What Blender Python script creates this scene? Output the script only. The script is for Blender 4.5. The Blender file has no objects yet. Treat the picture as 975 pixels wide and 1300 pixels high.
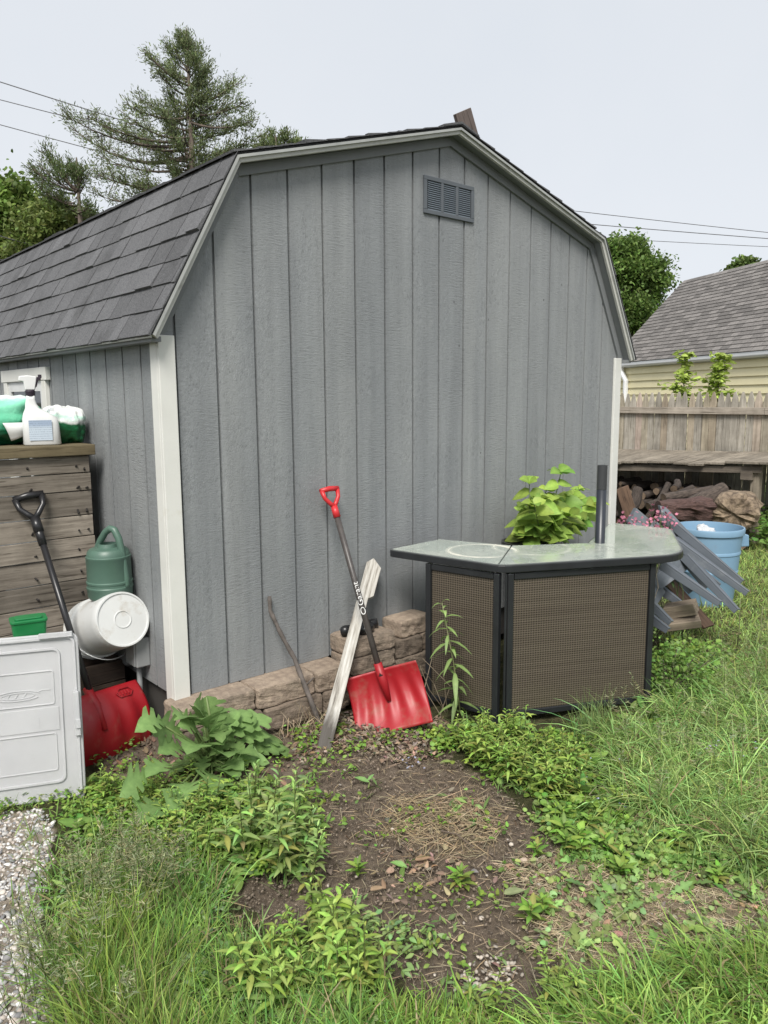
import bpy, math, random
import numpy as np
from mathutils import Vector, Matrix, noise as mnoise
rng = np.random.default_rng(11); random.seed(11)
S = bpy.context.scene; C = S.collection
PI = math.pi
# ------------------------------------------------------------------ camera (solved from the shed's geometry)
FPX, PITCH, YAW, ROLL = 978.6, .14692, -.7159, -.00644
CAM = np.array([-1.5007, -3.1865, 1.6117])
def camrot():
    return (Matrix.Rotation(YAW, 3, 'Z') @ Matrix.Rotation(PI/2 - PITCH, 3, 'X') @ Matrix.Rotation(ROLL, 3, 'Z'))
RM = np.array(camrot())
HEAD = np.array([math.sin(-YAW), math.cos(-YAW), 0])
def ray(u, v): return RM @ np.array([(u-487.5)/FPX, -(v-650.)/FPX, -1.])
def atz(u, v, z=0.): d = ray(u, v); return CAM + d*(z-CAM[2])/d[2]
def aty(u, v, y): d = ray(u, v); return CAM + d*(y-CAM[1])/d[1]
def atx(u, v, x): d = ray(u, v); return CAM + d*(x-CAM[0])/d[0]
def atd(u, v, dep): d = ray(u, v); return CAM + d*dep/(d@HEAD)
cam = bpy.data.cameras.new('Camera'); camo = bpy.data.objects.new('Camera', cam); C.objects.link(camo)
cam.sensor_fit = 'VERTICAL'; cam.sensor_height = 36; cam.lens = FPX/1300*36
cam.clip_start = .05; cam.clip_end = 2000
camo.matrix_world = Matrix.Translation(Vector(CAM)) @ camrot().to_4x4()
S.camera = camo
# ------------------------------------------------------------------ materials
def nd(nt, t, **k):
    n = nt.nodes.new(t)
    for a, b in k.items(): setattr(n, a, b)
    return n
def newmat(name):
    m = bpy.data.materials.new(name); m.use_nodes = True
    nt = m.node_tree; nt.nodes.clear()
    out = nd(nt, 'ShaderNodeOutputMaterial'); b = nd(nt, 'ShaderNodeBsdfPrincipled')
    nt.links.new(b.outputs[0], out.inputs[0])
    return m, nt, b, out
def coords(nt, stretch=(1,1,1), rot=(0,0,0)):
    tc = nd(nt, 'ShaderNodeTexCoord'); mp = nd(nt, 'ShaderNodeMapping')
    mp.inputs['Scale'].default_value = (1,1,1); mp.inputs['Rotation'].default_value = rot
    nt.links.new(tc.outputs['Object'], mp.inputs[0])
    mp2 = nd(nt, 'ShaderNodeMapping'); mp2.inputs['Scale'].default_value = stretch
    nt.links.new(mp.outputs[0], mp2.inputs[0])
    return mp2.outputs[0]
def noise(nt, vec, scale, detail=5, rough=.6):
    n = nd(nt, 'ShaderNodeTexNoise'); n.inputs['Scale'].default_value = scale
    n.inputs['Detail'].default_value = detail; n.inputs['Roughness'].default_value = rough
    nt.links.new(vec, n.inputs['Vector']); return n.outputs['Fac']
def ramp(nt, fac, stops):
    r = nd(nt, 'ShaderNodeValToRGB'); e = r.color_ramp.elements
    while len(e) < len(stops): e.new(.5)
    for i, (p, c) in enumerate(stops):
        e[i].position = p; e[i].color = (*c, 1) if len(c) == 3 else c
    nt.links.new(fac, r.inputs[0]); return r.outputs[0]
def mix(nt, fac, a, b, mode='MIX'):
    m = nd(nt, 'ShaderNodeMix', data_type='RGBA', blend_type=mode)
    for sock, v in ((m.inputs[0], fac), (m.inputs[6], a), (m.inputs[7], b)):
        if isinstance(v, (int, float)): sock.default_value = v
        elif isinstance(v, tuple): sock.default_value = (*v, 1)
        else: nt.links.new(v, sock)
    return m.outputs[2]
def math_(nt, op, a, b=0.):
    m = nd(nt, 'ShaderNodeMath', operation=op)
    for s, v in ((m.inputs[0], a), (m.inputs[1], b)):
        if isinstance(v, (int, float)): s.default_value = v
        else: nt.links.new(v, s)
    return m.outputs[0]
def bumpn(nt, b, h, strength=.3, dist=.005):
    n = nd(nt, 'ShaderNodeBump'); n.inputs['Strength'].default_value = strength; n.inputs['Distance'].default_value = dist
    nt.links.new(h, n.inputs['Height']); nt.links.new(n.outputs[0], b.inputs['Normal'])
def mk(name, c1, c2=None, scale=6, stretch=(1,1,1), rot=(0,0,0), rough=.6, bump=0, bscale=60, bdist=.004, attr=False,
       metallic=0, spec=.5, dirt=None, trans=0, lo=.3, hi=.7):
    m, nt, b, out = newmat(name)
    v = coords(nt, stretch, rot)
    c2 = c2 or tuple(x*.8 for x in c1)
    col = ramp(nt, noise(nt, v, scale), [(lo, c2), (hi, c1)])
    if dirt:
        dc, ds, d0, d1 = dirt
        f = ramp(nt, noise(nt, coords(nt), ds, 7, .65), [(d0, (0,0,0)), (d1, (1,1,1))])
        col = mix(nt, f, col, dc)
    if attr:
        a = nd(nt, 'ShaderNodeAttribute'); a.attribute_name = 'col'
        col = mix(nt, 1., col, a.outputs['Color'], 'MULTIPLY')
    nt.links.new(col, b.inputs['Base Color'])
    b.inputs['Roughness'].default_value = rough; b.inputs['Metallic'].default_value = metallic
    b.inputs['Specular IOR Level'].default_value = spec; b.inputs['Transmission Weight'].default_value = trans
    if bump: bumpn(nt, b, noise(nt, v, bscale, 6, .7), bump, bdist)
    return m
def wood(name, c1, c2, axis='X', rot=(0,0,0), attr=True, rough=.85, scale=1., bump=.5):
    st = {'X': (2, 40, 40), 'Y': (40, 2, 40), 'Z': (40, 40, 2)}[axis]
    m, nt, b, out = newmat(name)
    v = coords(nt, tuple(s*scale for s in st), rot)
    g = noise(nt, v, 1.2, 6, .7)
    col = ramp(nt, g, [(.3, c2), (.5, tuple((x+y)/2 for x, y in zip(c1, c2))), (.72, c1)])
    blot = ramp(nt, noise(nt, coords(nt), 5, 5), [(.35, (.72, .7, .68)), (.7, (1.12, 1.1, 1.08))])
    col = mix(nt, 1., col, blot, 'MULTIPLY')
    crack = ramp(nt, noise(nt, v, 2.6, 3, .5), [(.33, (.3, .28, .26)), (.39, (1, 1, 1))])
    col = mix(nt, .7, col, mix(nt, 1., col, crack, 'MULTIPLY'))
    if attr:
        a = nd(nt, 'ShaderNodeAttribute'); a.attribute_name = 'col'
        col = mix(nt, 1., col, a.outputs['Color'], 'MULTIPLY')
    nt.links.new(col, b.inputs['Base Color']); b.inputs['Roughness'].default_value = rough
    b.inputs['Specular IOR Level'].default_value = .25
    bumpn(nt, b, g, bump, .004)
    return m
def leafmat(name, trans=.35, rough=.5, spec=.35):
    m, nt, b, out = newmat(name)
    a = nd(nt, 'ShaderNodeAttribute'); a.attribute_name = 'col'
    col = mix(nt, 1., a.outputs['Color'], ramp(nt, noise(nt, coords(nt), 30, 3), [(.3, (.8, .82, .8)), (.7, (1.15, 1.12, 1.1))]), 'MULTIPLY')
    nt.links.new(col, b.inputs['Base Color']); b.inputs['Roughness'].default_value = rough
    b.inputs['Specular IOR Level'].default_value = spec
    t = nd(nt, 'ShaderNodeBsdfTranslucent'); nt.links.new(col, t.inputs[0])
    mx = nd(nt, 'ShaderNodeMixShader'); mx.inputs[0].default_value = trans
    nt.links.new(b.outputs[0], mx.inputs[1]); nt.links.new(t.outputs[0], mx.inputs[2]); nt.links.new(mx.outputs[0], out.inputs[0])
    return m
def siding_mat(name, vertical_plane):     # rough sawn painted panel: short horizontal saw marks, nail heads
    m, nt, b, out = newmat(name)
    tc = coords(nt)
    base = ramp(nt, noise(nt, tc, 1.3, 4), [(.3, (.225, .236, .243)), (.7, (.258, .268, .273))])
    streak = ramp(nt, noise(nt, coords(nt, (14, 14, .8)), 1, 5), [(.35, (.90, .90, .90)), (.7, (1.09, 1.09, 1.085))])
    col = mix(nt, 1., base, streak, 'MULTIPLY')
    saw = noise(nt, coords(nt, (20, 20, 115)), 1, 4, .78)
    grain = noise(nt, coords(nt, (70, 70, 42)), 1, 4, .75)
    patch = ramp(nt, noise(nt, coords(nt, (5, 5, 2)), 1, 3), [(.38, (0, 0, 0)), (.62, (1, 1, 1))])
    h = mix(nt, patch, grain, saw)
    fl = ramp(nt, h, [(.36, (.70, .70, .70)), (.45, (.99, .99, .99)), (.58, (1, 1, 1)), (.68, (1.32, 1.32, 1.32))])
    col = mix(nt, .75, col, mix(nt, 1., col, fl, 'MULTIPLY'))
    vo = nd(nt, 'ShaderNodeTexVoronoi'); vo.inputs['Scale'].default_value = 1.
    nt.links.new(coords(nt, (5.2, 5.2, 3.6)), vo.inputs['Vector'])
    nail = ramp(nt, vo.outputs['Distance'], [(.022, (1, 1, 1)), (.032, (0, 0, 0))])
    col = mix(nt, math_(nt, 'MULTIPLY', nail, .75), col, (.06, .06, .06))
    # dust splashed up at the foot of the wall
    sp = nd(nt, 'ShaderNodeSeparateXYZ'); nt.links.new(nd(nt, 'ShaderNodeTexCoord').outputs['Object'], sp.inputs[0])
    foot = math_(nt, 'MULTIPLY', math_(nt, 'SUBTRACT', .30, sp.outputs['Z']), 1.2)
    foot = math_(nt, 'MULTIPLY', math_(nt, 'MAXIMUM', math_(nt, 'MINIMUM', foot, .35), 0.), noise(nt, tc, 6, 5))
    col = mix(nt, foot, col, (.25, .20, .15))
    brd = noise(nt, coords(nt, (5.2, 5.2, .12)), 1, 1)
    col = mix(nt, 1., col, ramp(nt, brd, [(.35, (.92, .93, .94)), (.65, (1.06, 1.06, 1.05))]), 'MULTIPLY')
    chalk = ramp(nt, noise(nt, coords(nt, (1.6, 1.6, 1.1)), 1, 8, .7), [(.52, (0, 0, 0)), (.75, (.35, .35, .35))])
    col = mix(nt, chalk, col, (.34, .345, .34))
    nt.links.new(col, b.inputs['Base Color']); b.inputs['Roughness'].default_value = .55
    b.inputs['Specular IOR Level'].default_value = .35
    bumpn(nt, b, h, .75, .006)
    return m
def wicker(name, ang):
    m, nt, b, out = newmat(name)
    v = coords(nt, (1,1,1), (0, 0, -ang))
    sp = nd(nt, 'ShaderNodeSeparateXYZ'); nt.links.new(v, sp.inputs[0])
    sx = math_(nt, 'SINE', math_(nt, 'MULTIPLY', sp.outputs['X'], 2*PI/.0135))
    sz = math_(nt, 'SINE', math_(nt, 'MULTIPLY', sp.outputs['Z'], 2*PI/.0115))
    pr = math_(nt, 'MULTIPLY', sx, sz)
    w = math_(nt, 'MAXIMUM', math_(nt, 'MULTIPLY', sx, .55), math_(nt, 'ADD', math_(nt, 'MULTIPLY', sz, .7), math_(nt, 'MULTIPLY', pr, .25)))
    col = ramp(nt, math_(nt, 'ADD', math_(nt, 'MULTIPLY', w, .5), .5), [(.30, (.024, .019, .013)), (.62, (.068, .054, .038)), (.92, (.122, .099, .072))])
    band = ramp(nt, noise(nt, coords(nt, (1.5, 1.5, 60), (0, 0, -ang)), 1, 4), [(.3, (.82, .8, .78)), (.7, (1.1, 1.1, 1.1))])
    col = mix(nt, 1., col, band, 'MULTIPLY')
    sp2 = nd(nt, 'ShaderNodeSeparateXYZ'); nt.links.new(nd(nt, 'ShaderNodeTexCoord').outputs['Object'], sp2.inputs[0])
    mud = math_(nt, 'MULTIPLY', math_(nt, 'MAXIMUM', math_(nt, 'SUBTRACT', .22, sp2.outputs['Z']), 0.), 3.)
    mud = math_(nt, 'MULTIPLY', mud, noise(nt, coords(nt), 9, 5))
    col = mix(nt, mud, col, (.10, .095, .05))
    nt.links.new(col, b.inputs['Base Color']); b.inputs['Roughness'].default_value = .6
    bumpn(nt, b, w, .5, .003)
    return m
def glass_top_mat():
    m, nt, b, out = newmat('patio_glass')
    v = coords(nt)
    n1 = noise(nt, v, 3.5, 6, .7)
    col = ramp(nt, n1, [(.30, (.64, .73, .67)), (.72, (.76, .81, .73))])
    sp = nd(nt, 'ShaderNodeSeparateXYZ'); nt.links.new(v, sp.inputs[0])
    fine = noise(nt, v, 24, 6, .7)
    dirt = ramp(nt, noise(nt, v, 4.0, 9, .8), [(.40, (0, 0, 0)), (.70, (1, 1, 1))])
    rings = None
    for (rx, ry, rr, wd, am) in RINGS:            # dried rings left by flower pots
        dx = math_(nt, 'SUBTRACT', sp.outputs['X'], rx); dy = math_(nt, 'SUBTRACT', sp.outputs['Y'], ry)
        d = math_(nt, 'SQRT', math_(nt, 'ADD', math_(nt, 'MULTIPLY', dx, dx), math_(nt, 'MULTIPLY', dy, dy)))
        q = math_(nt, 'ABSOLUTE', math_(nt, 'SUBTRACT', d, rr))
        k = math_(nt, 'MAXIMUM', math_(nt, 'SUBTRACT', 1., math_(nt, 'DIVIDE', q, wd)), 0.)
        k = math_(nt, 'MULTIPLY', k, math_(nt, 'MULTIPLY', math_(nt, 'ADD', math_(nt, 'MULTIPLY', noise(nt, v, 5, 3), 2.6), -.75), am))
        rings = k if rings is None else math_(nt, 'MAXIMUM', rings, k)
    f = math_(nt, 'MINIMUM', math_(nt, 'ADD', math_(nt, 'MULTIPLY', dirt, .38), math_(nt, 'MULTIPLY', rings, 1.3)), 1.)
    col = mix(nt, f, col, (.70, .68, .58))
    nt.links.new(col, b.inputs['Base Color'])
    nt.links.new(math_(nt, 'MULTIPLY', math_(nt, 'SUBTRACT', 1., f), .62), b.inputs['Transmission Weight'])
    nt.links.new(math_(nt, 'ADD', math_(nt, 'MULTIPLY', f, .4), .03), b.inputs['Roughness'])
    return m
# ------------------------------------------------------------------ mesh helpers
WL = {}
def npmesh(name, V, F, cols=None, smooth=False):
    V = np.asarray(V, np.float32).reshape(-1, 3); F = np.asarray(F, np.int32); k = F.shape[1]
    me = bpy.data.meshes.new(name)
    me.vertices.add(len(V)); me.vertices.foreach_set('co', V.ravel())
    me.loops.add(F.size); me.loops.foreach_set('vertex_index', F.ravel())
    me.polygons.add(len(F)); me.polygons.foreach_set('loop_start', np.arange(0, F.size, k, dtype=np.int32))
    try: me.polygons.foreach_set('loop_total', np.full(len(F), k, np.int32))
    except Exception: pass
    if smooth: me.polygons.foreach_set('use_smooth', np.ones(len(F), bool))
    if cols is not None:
        a = me.attributes.new('col', 'FLOAT_COLOR', 'POINT')
        cc = np.ones((len(V), 4), np.float32); cc[:, :3] = cols; a.data.foreach_set('color', cc.ravel())
    me.update(calc_edges=True); return me
def link(name, me, mat, parent=None, M=None, verts_world=True, origin=None):
    o = bpy.data.objects.new(name, me); C.objects.link(o)
    me.name = name
    if mat is not None: me.materials.append(mat)
    if parent is not None:
        o.parent = parent
        off = WL[parent.name]
        if verts_world: me.transform(off.inverted())
        WL[o.name] = off
    elif M is not None:
        o.matrix_world = M; WL[o.name] = M.copy()
    else:
        if origin is None:
            n = len(me.vertices); a = np.empty(n*3, np.float32); me.vertices.foreach_get('co', a); a = a.reshape(-1, 3)
            lo, hi = a.min(0), a.max(0); origin = ((lo[0]+hi[0])/2, (lo[1]+hi[1])/2, lo[2])
        T = Matrix.Translation(Vector([float(x) for x in origin]))
        me.transform(T.inverted()); o.matrix_world = T; WL[o.name] = T
    return o
def thing(name, label, cat, loc=(0,0,0), group=None, M=None, kind=None):
    o = bpy.data.objects.new(name, None); C.objects.link(o); o.empty_display_size = .1
    T = M if M is not None else Matrix.Translation(Vector([float(x) for x in loc]))
    o.matrix_world = T; WL[o.name] = T.copy()
    tag(o, label, cat, group, kind); return o
def tag(o, label=None, cat=None, group=None, kind=None):
    if label: o['label'] = label
    if cat: o['category'] = cat
    if group: o['group'] = group
    if kind: o['kind'] = kind
    return o
def frame(origin, x, z):
    x = Vector(x).normalized(); z = Vector(z); z = (z - x*z.dot(x)).normalized(); y = z.cross(x)
    return Matrix(((x[0], y[0], z[0], origin[0]), (x[1], y[1], z[1], origin[1]), (x[2], y[2], z[2], origin[2]), (0, 0, 0, 1)))
class MB:
    def __init__(s): s.v = []; s.f = []; s.c = []
    def add(s, vs, fs, tone=1.):
        b = len(s.v); s.v += [tuple(float(q) for q in p) for p in vs]; s.f += [tuple(i+b for i in f) for f in fs]
        t = tone if isinstance(tone, tuple) else (tone,)*3
        s.c += [t]*len(vs); return s
    BF = [(0,3,2,1), (4,5,6,7), (0,1,5,4), (1,2,6,5), (2,3,7,6), (3,0,4,7)]
    def box(s, x0, x1, y0, y1, z0, z1, tone=1., M=None):
        p = [(x0,y0,z0),(x1,y0,z0),(x1,y1,z0),(x0,y1,z0),(x0,y0,z1),(x1,y0,z1),(x1,y1,z1),(x0,y1,z1)]
        if M is not None: p = [tuple(M @ Vector(q)) for q in p]
        return s.add(p, s.BF, tone)
    def bar(s, p0, p1, w, t, up=(0,0,1), tone=1., w1=None, t1=None):
        p0 = Vector([float(q) for q in p0]); p1 = Vector([float(q) for q in p1]); d = (p1-p0).normalized(); up = Vector(up)
        sd = d.cross(up)
        if sd.length < 1e-4: sd = d.cross(Vector((1, 0, 0)))
        sd.normalize(); u = sd.cross(d)
        w1 = w if w1 is None else w1; t1 = t if t1 is None else t1
        q = []
        for p, a, b in ((p0, w, t), (p1, w1, t1)):
            q += [p-sd*a/2-u*b/2, p+sd*a/2-u*b/2, p+sd*a/2+u*b/2, p-sd*a/2+u*b/2]
        return s.add(q, s.BF, tone)
    def tube(s, pts, rad, n=8, cap=True, tone=1.):
        pts = [Vector([float(q) for q in p]) for p in pts]
        if not hasattr(rad, '__len__'): rad = [rad]*len(pts)
        vs = []; fs = []; prev = None
        for i, p in enumerate(pts):
            d = (pts[min(i+1, len(pts)-1)] - pts[max(i-1, 0)])
            if d.length < 1e-9: d = Vector((0, 0, 1))
            d.normalize()
            if prev is None:
                a = d.cross(Vector((0, 0, 1)))
                if a.length < .1: a = d.cross(Vector((1, 0, 0)))
            else: a = prev - d*prev.dot(d)
            a.normalize(); prev = a; b = d.cross(a)
            for k in range(n):
                t = 2*PI*k/n; vs.append(p + (a*math.cos(t) + b*math.sin(t))*rad[i])
        for i in range(len(pts)-1):
            for k in range(n): fs.append((i*n+k, i*n+(k+1) % n, (i+1)*n+(k+1) % n, (i+1)*n+k))
        if cap: fs.append(tuple(range(n))[::-1]); fs.append(tuple(range((len(pts)-1)*n, len(pts)*n)))
        return s.add(vs, fs, tone)
    def lathe(s, prof, n=32, M=None, tone=1., cap=False):
        vs = []; fs = []
        for (r, z) in prof:
            for k in range(n):
                t = 2*PI*k/n; q = Vector((r*math.cos(t), r*math.sin(t), z)); vs.append(M @ q if M is not None else q)
        for i in range(len(prof)-1):
            for k in range(n): fs.append((i*n+k, i*n+(k+1) % n, (i+1)*n+(k+1) % n, (i+1)*n+k))
        if cap: fs.append(tuple(range(n))[::-1]); fs.append(tuple(range((len(prof)-1)*n, len(prof)*n)))
        return s.add(vs, fs, tone)
    def prism(s, poly, ext, tone=1.):       # poly: list of 3-D points, ext: extrusion vector
        n = len(poly); e = Vector([float(q) for q in ext]); a = [Vector([float(q) for q in p]) for p in poly]
        fs = [tuple(range(n))[::-1], tuple(range(n, 2*n))] + [(i, (i+1) % n, n+(i+1) % n, n+i) for i in range(n)]
        return s.add(a + [p+e for p in a], fs, tone)
    def build(s, name, mat, parent=None, bevel=0, smooth=False, M=None, world=True, segs=2, fixn=True):
        me = bpy.data.meshes.new(name); me.from_pydata(s.v, [], s.f)
        a = me.attributes.new('col', 'FLOAT_COLOR', 'POINT')
        cc = np.ones((len(s.v), 4), np.float32); cc[:, :3] = np.array(s.c, np.float32); a.data.foreach_set('color', cc.ravel())
        if fixn:
            import bmesh
            bm = bmesh.new(); bm.from_mesh(me); bmesh.ops.recalc_face_normals(bm, faces=bm.faces); bm.to_mesh(me); bm.free()
        if smooth: me.polygons.foreach_set('use_smooth', [True]*len(me.polygons))
        o = link(name, me, mat, parent, M, world)
        if bevel:
            m = o.modifiers.new('edge', 'BEVEL'); m.width = bevel; m.segments = segs; m.limit_method = 'ANGLE'; m.angle_limit = .6
        return o
def copy_tree(o, parent=None):
    c = o.copy(); C.objects.link(c)
    if parent is not None: c.parent = parent
    for ch in list(o.children): copy_tree(ch, c)
    return c
def grid_surf(fn, nu, nv, thick=.004):
    """closed thin shell over fn(u, v) -> (point, normal)"""
    mb = MB(); top = []; bot = []
    for j in range(nv+1):
        for i in range(nu+1):
            p, n = fn(i/nu, j/nv); top.append(p); bot.append(p - n*thick)
    W = nu+1; N = W*(nv+1); fs = []
    for j in range(nv):
        for i in range(nu):
            a = j*W+i; fs.append((a, a+1, a+1+W, a+W)); fs.append((N+a, N+a+W, N+a+1+W, N+a+1))
    for i in range(nu): fs += [(i, N+i, N+i+1, i+1), (nv*W+i, nv*W+i+1, N+nv*W+i+1, N+nv*W+i)]
    for j in range(nv): fs += [(j*W, (j+1)*W, N+(j+1)*W, N+j*W), (j*W+nu, N+j*W+nu, N+(j+1)*W+nu, (j+1)*W+nu)]
    return mb.add(top+bot, fs)
# leaves / blades, vectorised
def unit(a): return a/np.maximum(np.linalg.norm(a, axis=-1, keepdims=True), 1e-9)
LANCE = [(0, .12), (.15, .6), (.4, 1), (.7, .7), (.9, .28), (1, .02)]
OVATE = [(0, .1), (.12, .75), (.35, 1), (.65, .8), (.88, .35), (1, .02)]
ROUND = [(0, .2), (.2, .9), (.5, 1), (.8, .8), (1, .1)]
BLADE = [(0, .8), (.3, 1), (.6, .75), (.85, .4), (1, .03)]
LOBED = [(0, .09), (.10, .11), (.14, .40), (.21, .50), (.255, .22), (.29, .24), (.35, .74), (.45, .84), (.49, .36), (.53, .40), (.60, 1.0), (.70, .94), (.75, .50), (.79, .52), (.87, .44), (.94, .22), (1, .02)]
CARD = [(0, .3), (.4, 1), (.8, .6), (1, .1)]
def leafset(P, D, U, L, W, prof, droop=0., cols=None, fold=.0, curl=None):
    P = np.asarray(P, float); n = len(P); D = unit(np.asarray(D, float)); U = np.asarray(U, float)
    L = np.broadcast_to(np.asarray(L, float), (n,)); W = np.broadcast_to(np.asarray(W, float), (n,)); droop = np.broadcast_to(np.asarray(droop, float), (n,))
    Sd = np.cross(D, U); bad = np.linalg.norm(Sd, axis=1) < 1e-4; Sd[bad] = [1, 0, 0]; Sd = unit(Sd); Nn = np.cross(Sd, D)
    t = np.array([p[0] for p in prof]); w = np.array([p[1] for p in prof]); s = len(prof)
    pos = P[:, None] + D[:, None]*(L[:, None]*t)[..., None]
    pos[..., 2] -= droop[:, None]*L[:, None]*t**2
    off = Sd[:, None]*(W[:, None]*.5*w)[..., None]
    if fold:
        up = Nn[:, None]*(W[:, None]*.5*w*fold)[..., None]
        V = np.stack([pos-off+up, pos, pos+off+up], 2); c = 3
    else: V = np.stack([pos-off, pos+off], 2); c = 2
    idx = np.arange(n*s*c).reshape(n, s, c)
    F = np.stack([idx[:, :-1, :-1], idx[:, :-1, 1:], idx[:, 1:, 1:], idx[:, 1:, :-1]], -1).reshape(-1, 4)
    cc = None
    if cols is not None:
        cc = np.repeat(np.asarray(cols, float), s*c, axis=0)
        if fold: cc = cc.reshape(n, s, c, 3); cc[:, :, 1] = np.minimum(cc[:, :, 1]*1.28, .9); cc = cc.reshape(-1, 3)
    return V.reshape(-1, 3), F, cc
def join(sets):
    Vs, Fs, Cs = [], [], []; b = 0
    for V, F, c in sets:
        Vs.append(V); Fs.append(F+b); Cs.append(c if c is not None else np.ones((len(V), 3))); b += len(V)
    return np.concatenate(Vs), np.concatenate(Fs), np.concatenate(Cs)
def rdir(n, zlo=-1., zhi=1.):
    a = rng.uniform(0, 2*PI, n); z = rng.uniform(zlo, zhi, n); r = np.sqrt(np.maximum(0, 1-z*z))
    return np.stack([r*np.cos(a), r*np.sin(a), z], 1)
def vary(base, n, amt=.2, hue=.12):
    c = np.asarray(base)[None]*(1+rng.normal(0, amt, (n, 1)))
    c = c*(1+rng.normal(0, hue, (n, 3))*np.array([1, .45, .8])); return np.clip(c, .004, .9)
def stemset(A, B, r, col):
    """thin 3-sided stems between point arrays A and B"""
    A = np.asarray(A, float); B = np.asarray(B, float); n = len(A); r = np.broadcast_to(np.asarray(r, float), (n,))
    d = unit(B-A); a = np.cross(d, [.31, .52, .8]); a = unit(a); b = np.cross(d, a); V = []
    for P, k in ((A, 1.), (B, .6)):
        for q in range(3):
            t = 2*PI*q/3; V.append(P + (a*math.cos(t)+b*math.sin(t))*r[:, None]*k)
    V = np.stack(V, 1); i = np.arange(n)[:, None]*6
    F = np.concatenate([i + np.array([[q, (q+1) % 3, 3+(q+1) % 3, 3+q]]) for q in range(3)])
    return V.reshape(-1, 3), F, np.repeat(np.broadcast_to(np.asarray(col, float), (n, 3)), 6, axis=0)
def inpoly(poly, x, y):
    poly = np.asarray(poly); inside = np.zeros(np.shape(x), bool); j = len(poly)-1
    for i in range(len(poly)):
        xi, yi = poly[i]; xj, yj = poly[j]
        c = ((yi > y) != (yj > y)) & (x < (xj-xi)*(y-yi)/(yj-yi+1e-12)+xi); inside ^= c; j = i
    return inside
def gpoly(px): return [tuple(atz(u, v, 0.)[:2]) for u, v in px]
def wob(x, y, f=1., s=0.):
    return (np.sin(x*3.1*f+s)+np.sin(y*2.7*f+1.3+s)+np.sin((x+y)*5.3*f+2.1*s)+np.sin((x-.7*y)*7.9*f+.4))/4
def gz(x, y):
    near = np.exp(-((x-1)**2+(y+1)**2)/30.)
    return near*(.012*wob(x, y, 1.)+.008*wob(x, y, 3.1, 2.))
# ------------------------------------------------------------------ world and light
w = bpy.data.worlds.new('World'); S.world = w; w.use_nodes = True; nt = w.node_tree; nt.nodes.clear()
SUN_EL, SUN_AZ = math.radians(50), math.radians(228)      # azimuth clockwise from +Y
sky = nd(nt, 'ShaderNodeTexSky', sky_type='NISHITA'); sky.sun_disc = False; sky.sun_elevation = SUN_EL; sky.sun_rotation = SUN_AZ
hs = nd(nt, 'ShaderNodeHueSaturation'); hs.inputs['Saturation'].default_value = .25; nt.links.new(sky.outputs[0], hs.inputs['Color'])
cl = ramp(nt, noise(nt, (lambda t: t.outputs['Generated'])(nd(nt, 'ShaderNodeTexCoord')), 2.2, 4), [(.3, (6.55, 6.95, 7.5)), (.7, (7.0, 7.3, 7.75))])
bg = nd(nt, 'ShaderNodeBackground'); bg.inputs[1].default_value = .1
nt.links.new(mix(nt, .86, hs.outputs[0], cl), bg.inputs[0])
wo = nd(nt, 'ShaderNodeOutputWorld'); nt.links.new(bg.outputs[0], wo.inputs[0])
sl = bpy.data.lights.new('Sun', 'SUN'); sl.energy = 3.7; sl.angle = math.radians(22); sl.color = (1, .96, .9)
so = bpy.data.objects.new('Sun', sl); C.objects.link(so)
sd = Vector((math.sin(SUN_AZ)*math.cos(SUN_EL), math.cos(SUN_AZ)*math.cos(SUN_EL), math.sin(SUN_EL)))
so.rotation_euler = sd.to_track_quat('Z', 'Y').to_euler(); so.location = (0, 0, 12)
S.view_settings.view_transform = 'Standard'; S.view_settings.look = 'None'; S.view_settings.exposure = .28; S.view_settings.gamma = 1
S.render.engine = 'CYCLES'; S.cycles.max_bounces = 8; S.cycles.transparent_max_bounces = 8; S.cycles.use_denoising = True
# ------------------------------------------------------------------ shared materials
M_white = mk('white_trim_paint', (.70, .70, .66), (.63, .63, .59), 5, rough=.5, dirt=((.52, .50, .42), 5, .6, .82))
M_trim2 = mk('weathered_white_trim', (.56, .56, .52), (.46, .46, .43), 6, rough=.55, dirt=((.26, .25, .22), 7, .55, .8))
M_soffit = mk('soffit_grey_paint', (.20, .21, .215), (.17, .18, .185), 5, rough=.6)
M_black = mk('black_metal', (.022, .024, .027), (.015, .016, .018), 9, rough=.4)
M_blackp = mk('black_plastic', (.02, .02, .022), (.014, .014, .015), 9, rough=.32)
M_leaf = leafmat('leaf_green')
M_grass = leafmat('grass_blade', .3, .55, .3)
M_tree = leafmat('tree_leaf', .38, .55, .3)
M_bark = mk('bark', (.16, .125, .10), (.06, .048, .04), 14, (1, 1, .3), rough=.95, bump=.7, bscale=30, bdist=.02)
M_red = mk('red_plastic', (.36, .011, .017), (.29, .010, .016), 7, rough=.46, dirt=((.28, .12, .09), 8, .52, .80), bump=.06, bscale=40)
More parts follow.
